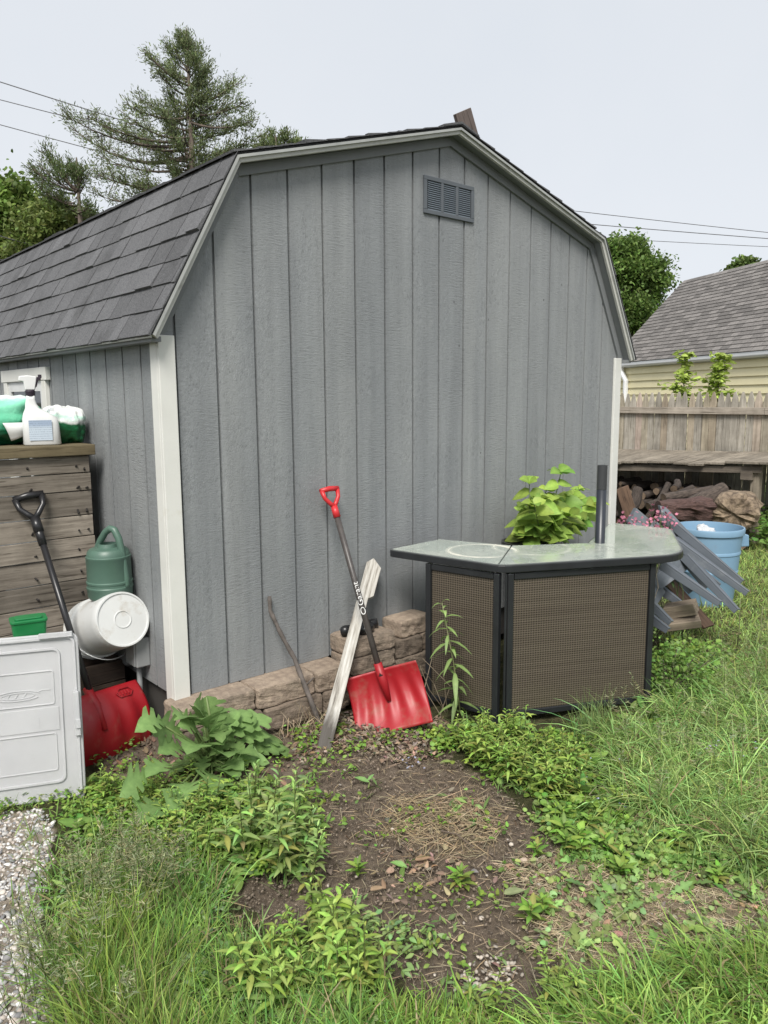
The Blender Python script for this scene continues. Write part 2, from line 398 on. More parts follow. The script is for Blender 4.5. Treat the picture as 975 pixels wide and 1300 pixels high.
# ================================================================== SHED
W = 3.5386; X0G = .0683; GS = .2032; OH = .083; LEN = 4.9; ZB = .25
E0, K0, PK, K1, E1 = (-.074, 1.878), (.358, 2.665), (1.769, 3.073), (3.181, 2.665), (3.612, 1.878)
ROOF = [E0, K0, PK, K1, E1]
def roofz(x):
    for (xa, za), (xb, zb) in zip(ROOF, ROOF[1:]):
        if xa <= x <= xb: return za+(zb-za)*(x-xa)/(xb-xa)
    return 1.878
shed = thing('garden_shed', 'grey gambrel roofed garden shed with white corner trim', 'shed', (W/2, LEN/2, 0))
M_sid = siding_mat('grey_siding', True)
def gable(y, sgn):
    mb = MB(); xs = []
    g = [X0G + k*GS for k in range(-1, 18)]
    cuts = []
    for q in g: cuts += [(q-.0065, q+.0065)]
    brk = [K0[0], PK[0], K1[0]]
    def strip(xa, xb, yy):
        pts = [xa] + [b for b in brk if xa < b < xb] + [xb]
        for a, b in zip(pts, pts[1:]):
            mb.add([(a, yy, ZB), (b, yy, ZB), (b, yy, roofz(b)-.012), (a, yy, roofz(a)-.012)], [(0, 1, 2, 3)])
    last = 0.
    for a, b in cuts:
        if b < 0.: continue
        a = max(a, .0)
        strip(last, a, y); strip(a, b, y+sgn*.014)
        for q in (a, b): mb.add([(q, y, ZB), (q, y+sgn*.014, ZB), (q, y+sgn*.014, roofz(q)-.012), (q, y, roofz(q)-.012)], [(0, 1, 2, 3)])
        last = b
    strip(last, W, y)
    return mb.build('gable_wall', M_sid, shed, fixn=False)
gable(0, 1); gable(LEN, -1)
for X, sg in ((0., 1), (W, -1)):
    mb = MB(); last = 0.; zt = 1.95
    for k in range(-1, 24):
        q = .2058+k*GS; a, b = q-.0065, q+.0065
        if a <= 0 or b >= LEN: continue
        for ya, yb, xx in ((last, a, X), (a, b, X+sg*.014)):
            mb.add([(xx, ya, ZB), (xx, yb, ZB), (xx, yb, zt), (xx, ya, zt)], [(0, 1, 2, 3)])
        for q in (a, b): mb.add([(X, q, ZB), (X+sg*.014, q, ZB), (X+sg*.014, q, zt), (X, q, zt)], [(0, 1, 2, 3)])
        last = b
    mb.add([(X, last, ZB), (X, LEN, ZB), (X, LEN, zt), (X, last, zt)], [(0, 1, 2, 3)])
    mb.build('side_wall', M_sid, shed, fixn=False)
MB().box(.03, W-.03, .03, LEN-.03, .06, ZB+.005).build('floor_frame', mk('dark_joist', (.05, .045, .04), rough=.9), shed)
for cx, sx in ((0, 1), (W, -1)):
    for cy, sy in ((0, 1), (LEN, -1)):
        mb = MB(); t = .019; wd = .078
        xa, xb = sorted((cx-sx*t, cx+sx*(wd-t))); ya, yb = sorted((cy-sy*t, cy))
        mb.box(xa, xb, ya, yb, ZB-.02, 1.885 if cy == 0 else 1.885)
        xa, xb = sorted((cx-sx*t, cx)); ya, yb = sorted((cy+sy*.001, cy+sy*(wd-.01)))
        mb.box(xa, xb, ya, yb, ZB-.02, 1.872)
        mb.build('corner_trim', M_white, shed, bevel=.003)
# rake: fascia, soffit and frieze on both gables
def offs(poly, d):    # inward (downwards) offset of the roof polyline
    out = []
    n = len(poly)
    for i in range(n):
        ns = []
        for a, b in ((i-1, i), (i, i+1)):
            if a < 0 or b >= n: continue
            dx, dz = poly[b][0]-poly[a][0], poly[b][1]-poly[a][1]; l = math.hypot(dx, dz); ns.append((dz/l, -dx/l))
        if len(ns) == 2:
            mx, mz = ns[0][0]+ns[1][0], ns[0][1]+ns[1][1]; q = 2/(mx*mx+mz*mz); out.append((poly[i][0]+mx*q*d, poly[i][1]+mz*q*d))
        else: out.append((poly[i][0]+ns[0][0]*d, poly[i][1]+ns[0][1]*d))
    return out
def band(y0, y1, d0, d1, z_clip=None):
    mb = MB(); a = offs(ROOF, d0); b = offs(ROOF, d1)
    for i in range(4):
        mb.prism([(a[i][0], y0, a[i][1]), (a[i+1][0], y0, a[i+1][1]), (b[i+1][0], y0, b[i+1][1]), (b[i][0], y0, b[i][1])], (0, y1-y0, 0))
    return mb
for y, s in ((0, -1), (LEN, 1)):
    f = y+s*OH
    ya, yb = sorted((f, f-s*.018)); band(ya, yb, 0, .031).build('rake_board', M_trim2, shed, bevel=.002)
    ya, yb = sorted((f+s*.012, f+s*.001)); band(ya, yb, .0, .012).build('drip_edge', mk('drip_edge_metal', (.42, .43, .41), (.30, .31, .30), 9, rough=.4), shed)
    ya, yb = sorted((f-s*.019, y+s*.001)); band(ya, yb, .012, .026).build('soffit', M_soffit, shed)
    ya, yb = sorted((y+s*.016, y+s*.001)); band(ya, yb, .027, .075).build('frieze_board', M_soffit, shed, bevel=.002)
# roof deck and shingles
M_sh = mk('asphalt_shingle', (.165, .166, .169), (.075, .076, .080), 130, rough=.95, bump=.8, bscale=220, bdist=.004, attr=True, spec=.2, dirt=((.05, .05, .05), 3, .55, .8))
mb = MB()
for (xa, za), (xb, zb) in zip(ROOF, ROOF[1:]):
    mb.prism([(xa, -OH+.001, za), (xb, -OH+.001, zb), (xb, -OH+.001, zb+.012), (xa, -OH+.001, za+.012)], (0, LEN+2*OH-.002, 0), .5)
mb.build('roof_deck', M_sh, shed)
mb = MB()
def slope(lo, hi, sy0, sy1):
    lo = Vector((lo[0], 0, lo[1]+.012)); hi = Vector((hi[0], 0, hi[1]+.012)); d = hi-lo; Ls = d.length; d.normalize()
    n = Vector((-d.z, 0, d.x)); n = n if n.z > 0 else -n
    nc = max(1, round(Ls/.128)); ex = Ls/nc; lo = lo-d*.022
    for i in range(nc):
        y = sy0 - random.uniform(0, .12); a0 = lo+d*(ex*i); a1 = lo+d*min(ex*(i+1)+.03, Ls+.022)
        while y < sy1:
            wd = random.choice((.10, .13, .15, .17, .19)); y2 = min(y+wd, sy1); y1 = max(y, sy0); y += wd
            if y2-y1 < .015: continue
            tn = random.choice((.86, .94, 1., 1., 1.06, 1.12))*random.uniform(.93, 1.07); tn = (tn, tn, tn*1.01)
            h = random.uniform(.008, .012); g = .0024; lift = random.uniform(0, .004) if random.random() < .93 else .010
            j = random.uniform(-.003, .003)
            p = [a0+n*(h*.25)+d*j, a0+n*(h+lift)+d*j, a1+n*.003, a1+n*.001]
            q = [(v.x, y1+g, v.z) for v in p] + [(v.x, y2-g, v.z) for v in p]
            mb.add(q, [(0, 1, 5, 4), (1, 2, 6, 5), (0, 1, 2, 3), (4, 5, 6, 7)], tn)
y0, y1 = -OH-.016, LEN+OH+.016
slope(E0, K0, y0, y1); slope(K0, PK, y0, y1); slope(E1, K1, y0, y1); slope(K1, PK, y0, y1)
y = y0
while y < y1:      # ridge caps
    for s in (-1, 1):
        q = []
        for yy in (y, min(y+.16, y1)):
            hh = .03 if yy == y else .022
            q += [(PK[0], yy, PK[1]+hh), (PK[0]+s*.14, yy, PK[1]-.04+hh-.002), (PK[0]+s*.14, yy, PK[1]-.04+hh-.012), (PK[0], yy, PK[1]+hh-.012)]
        mb.add(q, [(0, 1, 5, 4), (0, 1, 2, 3), (1, 2, 6, 5), (4, 5, 6, 7)], random.uniform(.75, 1.1))
    y += .13
mb.build('shingle_roof', M_sh, shed, fixn=True)
for s, ex in ((1, E0[0]), (-1, E1[0])):
    xa, xb = sorted((ex+s*.004, ex+s*.05)); mb = MB().box(xa, xb, -OH+.02, LEN+OH-.02, 1.852, 1.874)
    mb.build('eave_board', M_soffit, shed)
    xa, xb = sorted((ex-s*.010, ex+s*.0)); MB().box(xa, xb, -OH, LEN+OH, 1.866, 1.876).build('eave_drip_edge', M_trim2, shed)
# gable vent
M_vent = mk('vent_grey', (.105, .118, .132), (.088, .10, .112), 6, rough=.5)
x0, x1, z0, z1 = 1.568, 1.968, 2.613, 2.811
vf = MB(); fr = .022
vf.box(x0, x1, -.012, .0, z0, z0+fr).box(x0, x1, -.012, .0, z1-fr, z1).box(x0, x0+fr, -.0125, .0, z0+fr, z1-fr).box(x1-fr, x1, -.0125, .0, z0+fr, z1-fr)
cw = (x1-x0-2*fr)/3
for k in (1, 2): xx = x0+fr+cw*k; vf.box(xx-.009, xx+.009, -.0125, .0, z0+fr, z1-fr)
vent = vf.build('gable_vent', M_vent, shed, bevel=.002)
lv = MB(); n = 14
for k in range(n):
    zz = z0+fr+(z1-z0-2*fr)*(k+.5)/n
    for j in range(3):
        xa = x0+fr+cw*j+.008; xb = xa+cw-.016
        lv.add([(xa, -.010, zz-.005), (xb, -.010, zz-.005), (xb, -.003, zz+.005), (xa, -.003, zz+.005), (xa, -.009, zz-.006), (xb, -.009, zz-.006), (xb, -.001, zz+.004), (xa, -.001, zz+.004)],
               [(0, 1, 2, 3), (4, 7, 6, 5), (0, 4, 5, 1), (2, 6, 7, 3)])
lv.build('louver', mk('vent_louver', (.14, .165, .19), rough=.5), vent)
MB().box(x0+fr, x1-fr, -.0008, -.0002, z0+fr, z1-fr).build('vent_screen', mk('dark_screen', (.012, .014, .018), rough=.9), vent)
# side window
ya, yb = 1.46, 2.28
wf = MB(); X = -.0
wf.box(-.03, .0, ya-.03, yb+.03, 1.725, 1.80); wf.box(-.026, .0, ya, ya+.07, 1.1, 1.7249); wf.box(-.026, .0, yb-.07, yb, 1.1, 1.7249)
win = wf.build('window', M_white, shed, bevel=.003)
wf = MB(); wf.box(-.016, .002, ya+.0705, yb-.0705, 1.665, 1.724); wf.box(-.016, .002, ya+.0705, ya+.12, 1.1, 1.6649); wf.box(-.016, .002, yb-.12, yb-.0705, 1.1, 1.6649); wf.box(-.013, .002, (ya+yb)/2-.012, (ya+yb)/2+.012, 1.1, 1.6649)
wf.build('sash', mk('window_vinyl', (.72, .73, .72), rough=.35), win)
m, nt2, b, out = newmat('window_glass'); b.inputs['Base Color'].default_value = (.02, .025, .03, 1); b.inputs['Roughness'].default_value = .04
MB().box(-.006, -.002, ya+.12, yb-.12, 1.1, 1.665).build('pane', m, win)
MB().box(-.034, .0, ya-.02, yb+.02, 1.06, 1.099).build('sill', M_white, win, bevel=.003)
# electrical boxes on the side wall belong to the shed
M_elec = mk('grey_pvc', (.30, .31, .31), (.25, .26, .26), 7, rough=.55)
e = MB().box(-.07, -.0, .27, .385, .335, .478).build('outlet_box', M_elec, shed, bevel=.006)
MB().box(-.078, -.0705, .277, .378, .342, .470).build('box_cover', M_elec, e, bevel=.002)
MB().tube([(-.028, .345, .335), (-.028, .345, .03)], .013, 12).build('conduit', M_elec, shed, smooth=True)
MB().box(-.06, -.0, .42, .52, .30, .46).build('meter_box', mk('dark_grey_box', (.14, .145, .15), rough=.5), shed, bevel=.012)
# board on the ridge
M_brown = wood('brown_board', (.20, .165, .15), (.11, .09, .082), 'X', attr=False)
tl, tr, br = aty(577, 146, .25), aty(596, 137, .25), aty(608, 180, .25)
ax = Vector(tr-br); wv = Vector(tl-tr); wv -= ax*wv.dot(ax)/ax.length_squared
Mx = frame(Vector(br), ax, Vector((0, 1, .0)))
Lb = ax.length; wb = wv.length; 
o = MB().box(-.05, Lb, 0, wb*(1 if (Mx.to_3x3() @ Vector((0, 1, 0))).dot(wv) > 0 else -1), -.012, .012).build('ridge_board', M_brown, None, M=Mx, bevel=.002)
tag(o, 'short brown board end standing askew on the shed roof peak', 'board')
# ================================================================== RETAINING BLOCKS
M_block = mk('split_face_block', (.36, .285, .215), (.20, .155, .12), 26, rough=.95, bump=.9, bscale=70, bdist=.008, attr=True, dirt=((.075, .07, .055), 6, .56, .8))
def block(x0, x1, y0, y1, z0, z1, label, tone=1., rz=0.):
    import bmesh
    bm = bmesh.new(); bmesh.ops.create_cube(bm, size=1)
    for vv in bm.verts: vv.co = Vector(((vv.co.x)*(x1-x0-.004), (vv.co.y)*(y1-y0), (vv.co.z)*(z1-z0-.003)))
    bmesh.ops.subdivide_edges(bm, edges=bm.edges[:], cuts=9, use_grid_fill=True)
    sd = random.uniform(0, 50); hx, hy, hz = (x1-x0)/2, (y1-y0)/2, (z1-z0)/2
    for vv in bm.verts:
        p = vv.co.copy(); q = (p*17+Vector((sd, sd, sd)))
        nz = mnoise.noise(q)*.6+mnoise.noise(q*2.7)*.4
        edge = sum(1 for a, h in ((p.x, hx), (p.y, hy), (p.z, hz)) if abs(abs(a)-h) < .004)
        if p.y < -hy+.002: vv.co.y += nz*.014 - .004
        if abs(p.x) > hx-.004: vv.co.x -= math.copysign(abs(nz)*.008, p.x)
        if p.z > hz-.003: vv.co.z += nz*.0025
        if edge >= 2: vv.co *= 1-.018-.02*abs(nz); 
        if edge == 3: vv.co *= .97
    me = bpy.data.meshes.new('landscape_block'); bm.to_mesh(me); bm.free()
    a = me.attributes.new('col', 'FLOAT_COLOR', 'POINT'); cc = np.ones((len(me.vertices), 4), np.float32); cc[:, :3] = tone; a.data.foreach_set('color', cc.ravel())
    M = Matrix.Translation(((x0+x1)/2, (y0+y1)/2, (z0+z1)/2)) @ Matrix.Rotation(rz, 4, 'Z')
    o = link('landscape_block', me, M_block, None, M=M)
    return tag(o, label, 'block', 'tan landscape blocks edging the shed')
block(-.06, .33, -.145, .03, .145, .25, 'tan cap block below the white corner trim, above the lobed weed', 1.05)
block(.332, .665, -.16, .03, .145, .25, 'tan cap block left of the crooked branch, dry stalks in front', 1.12)
block(.668, .872, -.175, .03, .145, .25, 'tan cap block between the crooked branch and the stacked blocks', 1.0)
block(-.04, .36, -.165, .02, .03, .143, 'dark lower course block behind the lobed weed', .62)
block(.364, .70, -.175, .02, .03, .143, 'darker lower course block behind the crooked branch', .72)  # lower courses take a darker tone than the cap blocks
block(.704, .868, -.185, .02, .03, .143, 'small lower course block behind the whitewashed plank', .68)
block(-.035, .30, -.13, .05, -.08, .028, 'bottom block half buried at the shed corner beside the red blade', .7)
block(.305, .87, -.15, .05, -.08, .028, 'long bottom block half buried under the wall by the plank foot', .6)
block(.874, 1.165, -.205, -.005, .285, .38, 'rough tan block on top of its stack, black hose on it', .98)
block(.878, 1.17, -.20, -.005, .187, .283, 'rough block second from top under the hose, behind the red shovel shaft', .9)
block(.876, 1.18, -.215, -.01, .06, .185, 'dark block at the foot of the stack behind the red blade', .6)
block(1.245, 1.50, -.15, .0, .30, .395, 'pale tan block beside the bar\'s left post, topmost of its stack', 1.2, .05)
block(1.19, 1.40, -.175, .0, .20, .298, 'rounded dark brown block below the pale block by the bar', .55)
block(1.405, 1.60, -.16, .0, .20, .298, 'small tan block peeking out behind the bar\'s left post', .8)
block(1.185, 1.50, -.19, .0, .06, .198, 'dark brown block at the bottom between stack and bar', .62)
# black hose on the stacked block
pts = [(.885+.235*t, -.13+.035*math.sin(t*9), .405+.008*math.sin(t*14)) for t in np.linspace(0, 1, 15)]
mb = MB(); mb.tube(pts, [.024+.004*math.sin(i*2.2) for i in range(15)], 12); mb.tube([(.96, -.16, .404), (1.0, -.135, .425), (1.04, -.10, .408)], [.02, .026, .02], 10)
tag(mb.build('hose_piece', M_blackp, smooth=True), 'short lumpy piece of black hose lying on the stacked block', 'hose')
# ================================================================== WHITEWASHED PLANK, BRANCH
p0 = atz(408, 963, -.03); p1 = aty(471, 716, -.035)
ax = Vector(p1-p0); Lp = ax.length
Mx = frame(Vector(p0), ax, Vector(CAM)-Vector(p0))
m, nt2, b, out = newmat('whitewashed_wood')
v = coords(nt2, (3, 50, 50)); g = noise(nt2, v, 1.3, 7, .7)
col = ramp(nt2, g, [(.34, (.13, .115, .098)), (.47, (.36, .34, .30)), (.60, (.52, .505, .47)), (.74, (.60, .59, .55))])
sp = nd(nt2, 'ShaderNodeSeparateXYZ'); nt2.links.new(nd(nt2, 'ShaderNodeTexCoord').outputs['Object'], sp.inputs[0])
f = math_(nt2, 'ADD', sp.outputs['X'], math_(nt2, 'MULTIPLY', math_(nt2, 'SUBTRACT', noise(nt2, coords(nt2, (6, 22, 22)), 1, 5), .5), .30))
f = ramp(nt2, f, [(.16, (1, 1, 1)), (.30, (.0, .0, .0))])
col = mix(nt2, math_(nt2, 'MULTIPLY', f, .92), col, (.055, .047, .04)); nt2.links.new(col, b.inputs['Base Color']); b.inputs['Roughness'].default_value = .85; bumpn(nt2, b, g, .5, .003)
hw = .032
prof = [(0, -hw*1.0), (.03, -hw), (Lp*.5, -hw*.95), (Lp*.8, -hw*.95), (Lp*.82, -hw*1.75), (Lp*.985, -hw*1.85), (Lp+.035, -hw*.2), (Lp, hw*.8), (Lp*.5, hw*.85), (.08, hw*1.05), (0, hw*.75)]
o = MB().prism([(x, y, -.012) for x, y in prof], (0, 0, .024)).build('weathered_plank', m, None, M=Mx, bevel=.003)
tag(o, 'narrow whitewashed plank with notched top and dark muddy foot, leaning on the wall', 'plank')
pts = [aty(342, 757, -.02), aty(343, 775, -.028), aty(352, 795, -.05), aty(362, 815, -.075), aty(374, 836, -.11), aty(382, 858, -.16), aty(390, 878, -.19), aty(398, 898, -.225), aty(408, 925, -.25)]
sm = [];
for i in range(len(pts)-1):
    for t in (0, .33, .66): sm.append(pts[i]*(1-t)+pts[i+1]*t)
sm.append(pts[-1])
mb = MB(); mb.tube(sm, [.0095+.004*i/len(sm)+.0012*math.sin(i*1.9) for i in range(len(sm))], 9)
mb.tube([sm[17], sm[17]+np.array([.03, -.03, .045])], [.006, .003], 6)
tag(mb.build('crooked_branch', mk('grey_branch', (.17, .145, .13), (.05, .045, .04), 18, rough=.9, bump=.6, bscale=60), smooth=True), 'thin crooked bare branch leaning on the grey wall', 'branch')
# ================================================================== SNOW SHOVELS
def shovel(axis_top, B, wdir, front, Lb, wd, curve, ribs=True):
    """returns blade function: u across, v from top (0) to lip (1)"""
    A = Vector([float(q) for q in axis_top]); B = Vector([float(q) for q in B]); a = (B-A).normalized()
    w = Vector(wdir); w = (w - a*w.dot(a)).normalized(); n = w.cross(a); n = n if n.dot(Vector(front)) > 0 else -n
    def fn(u, v):
        s = (u-.5)*wd
        dep = curve*(3.2*(v-.35)**2-.39) - .025*(1-(2*u-1)**2)*1.0
        if ribs:
            rb = math.exp(-((v-.55)/.38)**2)
            dep += .0065*rb*math.cos((u-.5)*2*PI*5.5*(1-.25*v))
        flare = 1+.04*v
        p = B - a*Lb*(1-v) + w*s*flare + n*dep
        return p, n
    return A, B, a, w, n, fn
A1 = aty(427.5, 655, -.115); B1 = np.array([.902, -.504, -.005])
a1 = Vector(B1-A1).normalized(); h = a1.cross(Vector((0, 0, 1))).normalized(); n0 = h.cross(a1)
w1 = h*math.cos(math.radians(-55)) + n0*math.sin(math.radians(-55))
sh1 = thing('snow_shovel', 'red snow shovel with red grip leaning on the grey gable wall', 'shovel', (.887, -.5, 0))
A, B, a, w_, n, fn = shovel(A1, B1, w1, Vector(CAM)-Vector(B1), .30, .375, .06)
bl = grid_surf(fn, 44, 22, .004).build('blade', M_red, sh1, smooth=True)
soc = B - a*.25 + n*(-.012)
mb = MB(); mb.tube([B-a*.335+n*(-.0), B-a*.24+n*(-.012), B-a*.14+n*(-.03)], [.021, .023, .012], 12)
mb.build('socket', M_red, bl, smooth=True)
M_shaft = mk('worn_dark_shaft', (.085, .075, .07), (.045, .04, .038), 20, rough=.4)
top = Vector(A1) - a*.02
MB().tube([B-a*.27, B-a*.7, top], [.0155, .0155, .0155], 14).build('shaft', M_shaft, sh1, smooth=True)
def dgrip(P, a, w, mat, parent, size=1., name='grip'):
    """D handle: throat at P, opening away along -a, cross bar along w"""
    u = -a; s = size; mb = MB()
    mb.tube([P-u*.03*s, P+u*.035*s], [.021*s, .019*s], 12)
    for sg in (-1, 1):
        mb.tube([P+u*.03*s, P+u*.055*s+w*sg*.022*s, P+u*.085*s+w*sg*.046*s, P+u*.13*s+w*sg*.053*s], [.013*s, .0125*s, .0115*s, .0135*s], 10)
    mb.tube([P+u*.13*s-w*.06*s, P+u*.135*s, P+u*.13*s+w*.06*s], [.0135*s, .0155*s, .0135*s], 12)
    return mb.build(name, mat, parent, smooth=True)
gu = Vector(aty(411, 638, -.07)); gv = Vector(aty(438, 632, -.07)); gw = (gv-gu).normalized(); gw = (gw-a*gw.dot(a)).normalized()
dgrip(top, a, gw, mk('red_grip_plastic', (.56, .03, .035), (.47, .02, .025), 8, rough=.4), sh1, .92)
# lettering printed along the shaft
cu = bpy.data.curves.new('t', 'FONT'); cu.body = 'Garant'; cu.size = .043; cu.align_x = 'LEFT'; cu.align_y = 'CENTER'; cu.extrude = .0002
to = bpy.data.objects.new('t', cu); C.objects.link(to); bpy.context.view_layer.update()
dg = bpy.context.evaluated_depsgraph_get(); tm = bpy.data.meshes.new_from_object(to.evaluated_get(dg)); bpy.data.objects.remove(to)
pl = Vector(aty(461, 768, -.30)); tpos = A + a*((pl-A).dot(a))
vd = (Vector(CAM)-tpos); vd = (vd-a*vd.dot(a)).normalized()
Mt = frame(tpos+vd*.0162, -a, vd)
# wrap the flat letters round the shaft
for vv in tm.vertices:
    ang = vv.co.y/.0162; r = .0162+vv.co.z; vv.co = Vector((vv.co.x, r*math.sin(ang), r*math.cos(ang)-.0162))
tm.transform(Mt); link('lettering', tm, mk('white_print', (.8, .8, .78), rough=.6), sh1)
mb = MB(); ring = []
for k in range(25):
    t = 2*PI*k/24; xx = -.028+.017*math.cos(t); ang = .011*math.sin(t)/.0162
    ring.append(Mt @ Vector((xx, .0168*math.sin(ang), .0168*math.cos(ang)-.0162)))
mb.tube(ring, .0022, 6); mb.build('oval_logo', mk('white_print2', (.8, .8, .78), rough=.6), sh1)
# second shovel behind the tote
sh2 = thing('snow_shovel', 'red snow shovel with black shaft leaning on the plank storage box', 'shovel', (-.28, .14, 0))
B2 = Vector((-.285, .11, -.02)); G2 = Vector((-.375, .66, 1.084))
w2 = Vector((.92, .26, .13)).normalized()
A, B, a, w_, n, fn = shovel(G2, B2, w2, Vector((.2, .9, .3)), .33, .50, .075)
def fn2(u, v):
    p, nn = fn(u, v); return p, -nn
bl2 = grid_surf(fn2, 44, 22, .004).build('blade', M_red, sh2, smooth=True)
mb = MB(); mb.tube([B-a*.36, B-a*.27+n*-.03, B-a*.15-n*.045], [.02, .024, .012], 12); mb.build('socket', M_red, bl2, smooth=True)
mb = MB()      # pale worn strip along the lip
prev = None
for k in range(24):
    p, nn = fn(k/23, 1.); q = p - n*.004
    if prev is not None: mb.bar(prev, q, .012, .006, n)
    prev = q
mb.build('wear_strip', mk('grey_wear_strip', (.3, .3, .31), rough=.4, metallic=.3), bl2)
mb = MB()      # embossed lozenge at the top of the blade
pl_ = [fn(.5+.5*x, y)[0]-n*.0065 for x, y in ((.42, .13), (.5, .07), (.72, .07), (.78, .13), (.70, .19), (.48, .19), (.42, .13))]
mb.tube(pl_, .003, 6)
for k in range(4): mb.tube([fn(.73+.035*k, .10)[0]-n*.0065, fn(.735+.035*k, .16)[0]-n*.0065], .0028, 6)
mb.build('embossing', M_red, bl2)
top2 = G2 - (G2-B2).normalized()*.07
MB().tube([B-a*.30-n*.012, top2], [.0155, .0155], 14).build('shaft', M_blackp, sh2, smooth=True)
MB().tube([top2-(G2-B2).normalized()*.1, top2], [.019, .021], 14).build('collar', M_blackp, sh2, smooth=True)
dgrip(top2, a, (Vector((.95, -.2, .1))-a*Vector((.95, -.2, .1)).dot(a)).normalized(), M_blackp, sh2, 1.15)
# ================================================================== TOTE
ro = Vector((.91, -.40, 0)).normalized(); bo = Vector((-ro.y, ro.x, 0)); upv = (bo*.13+Vector((0, 0, .99))).normalized()
org = Vector((-.485, -.145, -.01))
Mt_ = frame(org, ro, upv)      # x right, y back, z up
tote = thing('plastic_tote', 'large translucent white storage tote standing on its side by the gravel', 'tote', M=Mt_)
def rrect(x0, x1, z0, z1, r, n=5):
    pts = []
    for cx, cz, a0 in ((x1-r, z1-r, 0), (x0+r, z1-r, 90), (x0+r, z0+r, 180), (x1-r, z0+r, 270)):
        for k in range(n+1):
            t = math.radians(a0+90*k/n); pts.append((cx+r*math.cos(t), cz+r*math.sin(t)))
    return pts
m, nt2, b, out = newmat('translucent_polypropylene')
c_ = ramp(nt2, noise(nt2, coords(nt2), 4, 5), [(.3, (.64, .645, .655)), (.7, (.74, .745, .75))])
dirtf = ramp(nt2, noise(nt2, coords(nt2), 22, 7, .75), [(.6, (0, 0, 0)), (.78, (1, 1, 1))])
c_ = mix(nt2, math_(nt2, 'MULTIPLY', dirtf, .3), c_, (.42, .40, .33))
nt2.links.new(c_, b.inputs['Base Color']); b.inputs['Roughness'].default_value = .45; b.inputs['Transmission Weight'].default_value = .42; b.inputs['IOR'].default_value = 1.3
M_tote = m
H = .69; Wt = .46
mb = MB(); mb.prism([(x, 0, z) for x, z in rrect(-Wt, 0, 0, H, .035)], (0, .016, 0))
lid = mb.build('lid', M_tote, tote, bevel=.005, world=False)
def ringbar(mb, r, y0, y1, x0, x1, z0, z1, wd):
    a = rrect(x0, x1, z0, z1, r); b_ = rrect(x0+wd, x1-wd, z0+wd, z1-wd, max(r-wd, .004)); n = len(a)
    vs = [(x, y0, z) for x, z in a]+[(x, y0, z) for x, z in b_]+[(x, y1, z) for x, z in a]+[(x, y1, z) for x, z in b_]
    fs = []
    for i in range(n):
        j = (i+1) % n; fs += [(i, j, n+j, n+i), (i, 2*n+i, 2*n+j, j), (n+i, n+j, 3*n+j, 3*n+i)]
    mb.add(vs, fs)
mb = MB(); ringbar(mb, .03, -.010, 0, -Wt+.01, -.012, .02, H-.012, .010)
ringbar(mb, .03, -.008, 0, -Wt+.055, -.07, .085, H-.055, .010)
ringbar(mb, .012, -.004, 0, -Wt+.085, -.098, .135, .29, .005); ringbar(mb, .012, -.004, 0, -Wt+.085, -.098, .405, .545, .005)
mb.box(-Wt+.05, -.085, -.003, 0, .30, .395); mb.box(-.145, -.02, -.02, 0, H-.014, H+.006)
mb.build('lid_ribs', M_tote, lid, bevel=.0025, world=False)
mb = MB(); mb.tube([(-.235+.085*math.cos(t), -.0012, .452+.020*math.sin(t)) for t in np.linspace(.3, 2*PI-.5, 30)], .0024, 5)
mb.tube([(-.235+.062*math.cos(t), -.0012, .452+.012*math.sin(t)) for t in np.linspace(.0, 2*PI, 26)], .0018, 5)
mb.tube([(-.40, -.001, .437), (-.33, -.001, .441), (-.3, -.001, .446)], .0018, 5); mb.tube([(-.165, -.001, .462), (-.14, -.001, .468), (-.115, -.001, .466)], .0018, 5)
for k in range(3): mb.tube([(-.275+.03*k, -.001, .443), (-.262+.03*k, -.001, .462)], .002, 5)
mb.box(-.168, -.160, -.004, 0, .315, .36)
mb.build('moulded_emblem', M_tote, lid, world=False)
mb = MB()
ringbar(mb, .03, .0165, .10, -Wt+.025, -.03, .03, H-.03, .004)
mb.prism([(x, .10, z) for x, z in rrect(-Wt+.025, -.03, .03, H-.03, .03)], (0, .005, 0))
mb.build('tub', M_tote, tote, world=False)
mb = MB(); mb.box(-.028, -.006, -.022, .03, .27, .45); mb.box(-.024, -.004, -.028, -.0221, .30, .34)
mb.build('latch', M_tote, tote, bevel=.004, world=False)
# small green box standing on the tote
Mg = Matrix.Translation(Mt_ @ Vector((-.19, .075, H-.03))) @ Matrix.Rotation(-.2, 4, 'Z')
M_green = mk('green_plastic', (.012, .19, .055), (.010, .15, .045), 8, rough=.35)
gb = thing('green_box', 'small green lidded plastic box standing on the white tote', 'box', M=Mg)
mb = MB(); b0 = rrect(-.058, .058, -.04, .04, .012); b1 = rrect(-.066, .066, -.047, .047, .014); n_ = len(b0)
mb.add([(x, y, 0) for x, y in b0]+[(x, y, .085) for x, y in b1], [tuple(range(n_))[::-1], tuple(range(n_, 2*n_))]+[(i, (i+1) % n_, n_+(i+1) % n_, n_+i) for i in range(n_)])
mb.build('body', M_green, gb, world=False)
mb = MB(); mb.prism([(x, y, .0852) for x, y in rrect(-.07, .07, -.051, .051, .016)], (0, 0, .012)); mb.prism([(x, y, .0973) for x, y in rrect(-.052, .052, -.034, .034, .012)], (0, 0, .006))
mb.build('lid', M_green, gb, bevel=.003, world=False)
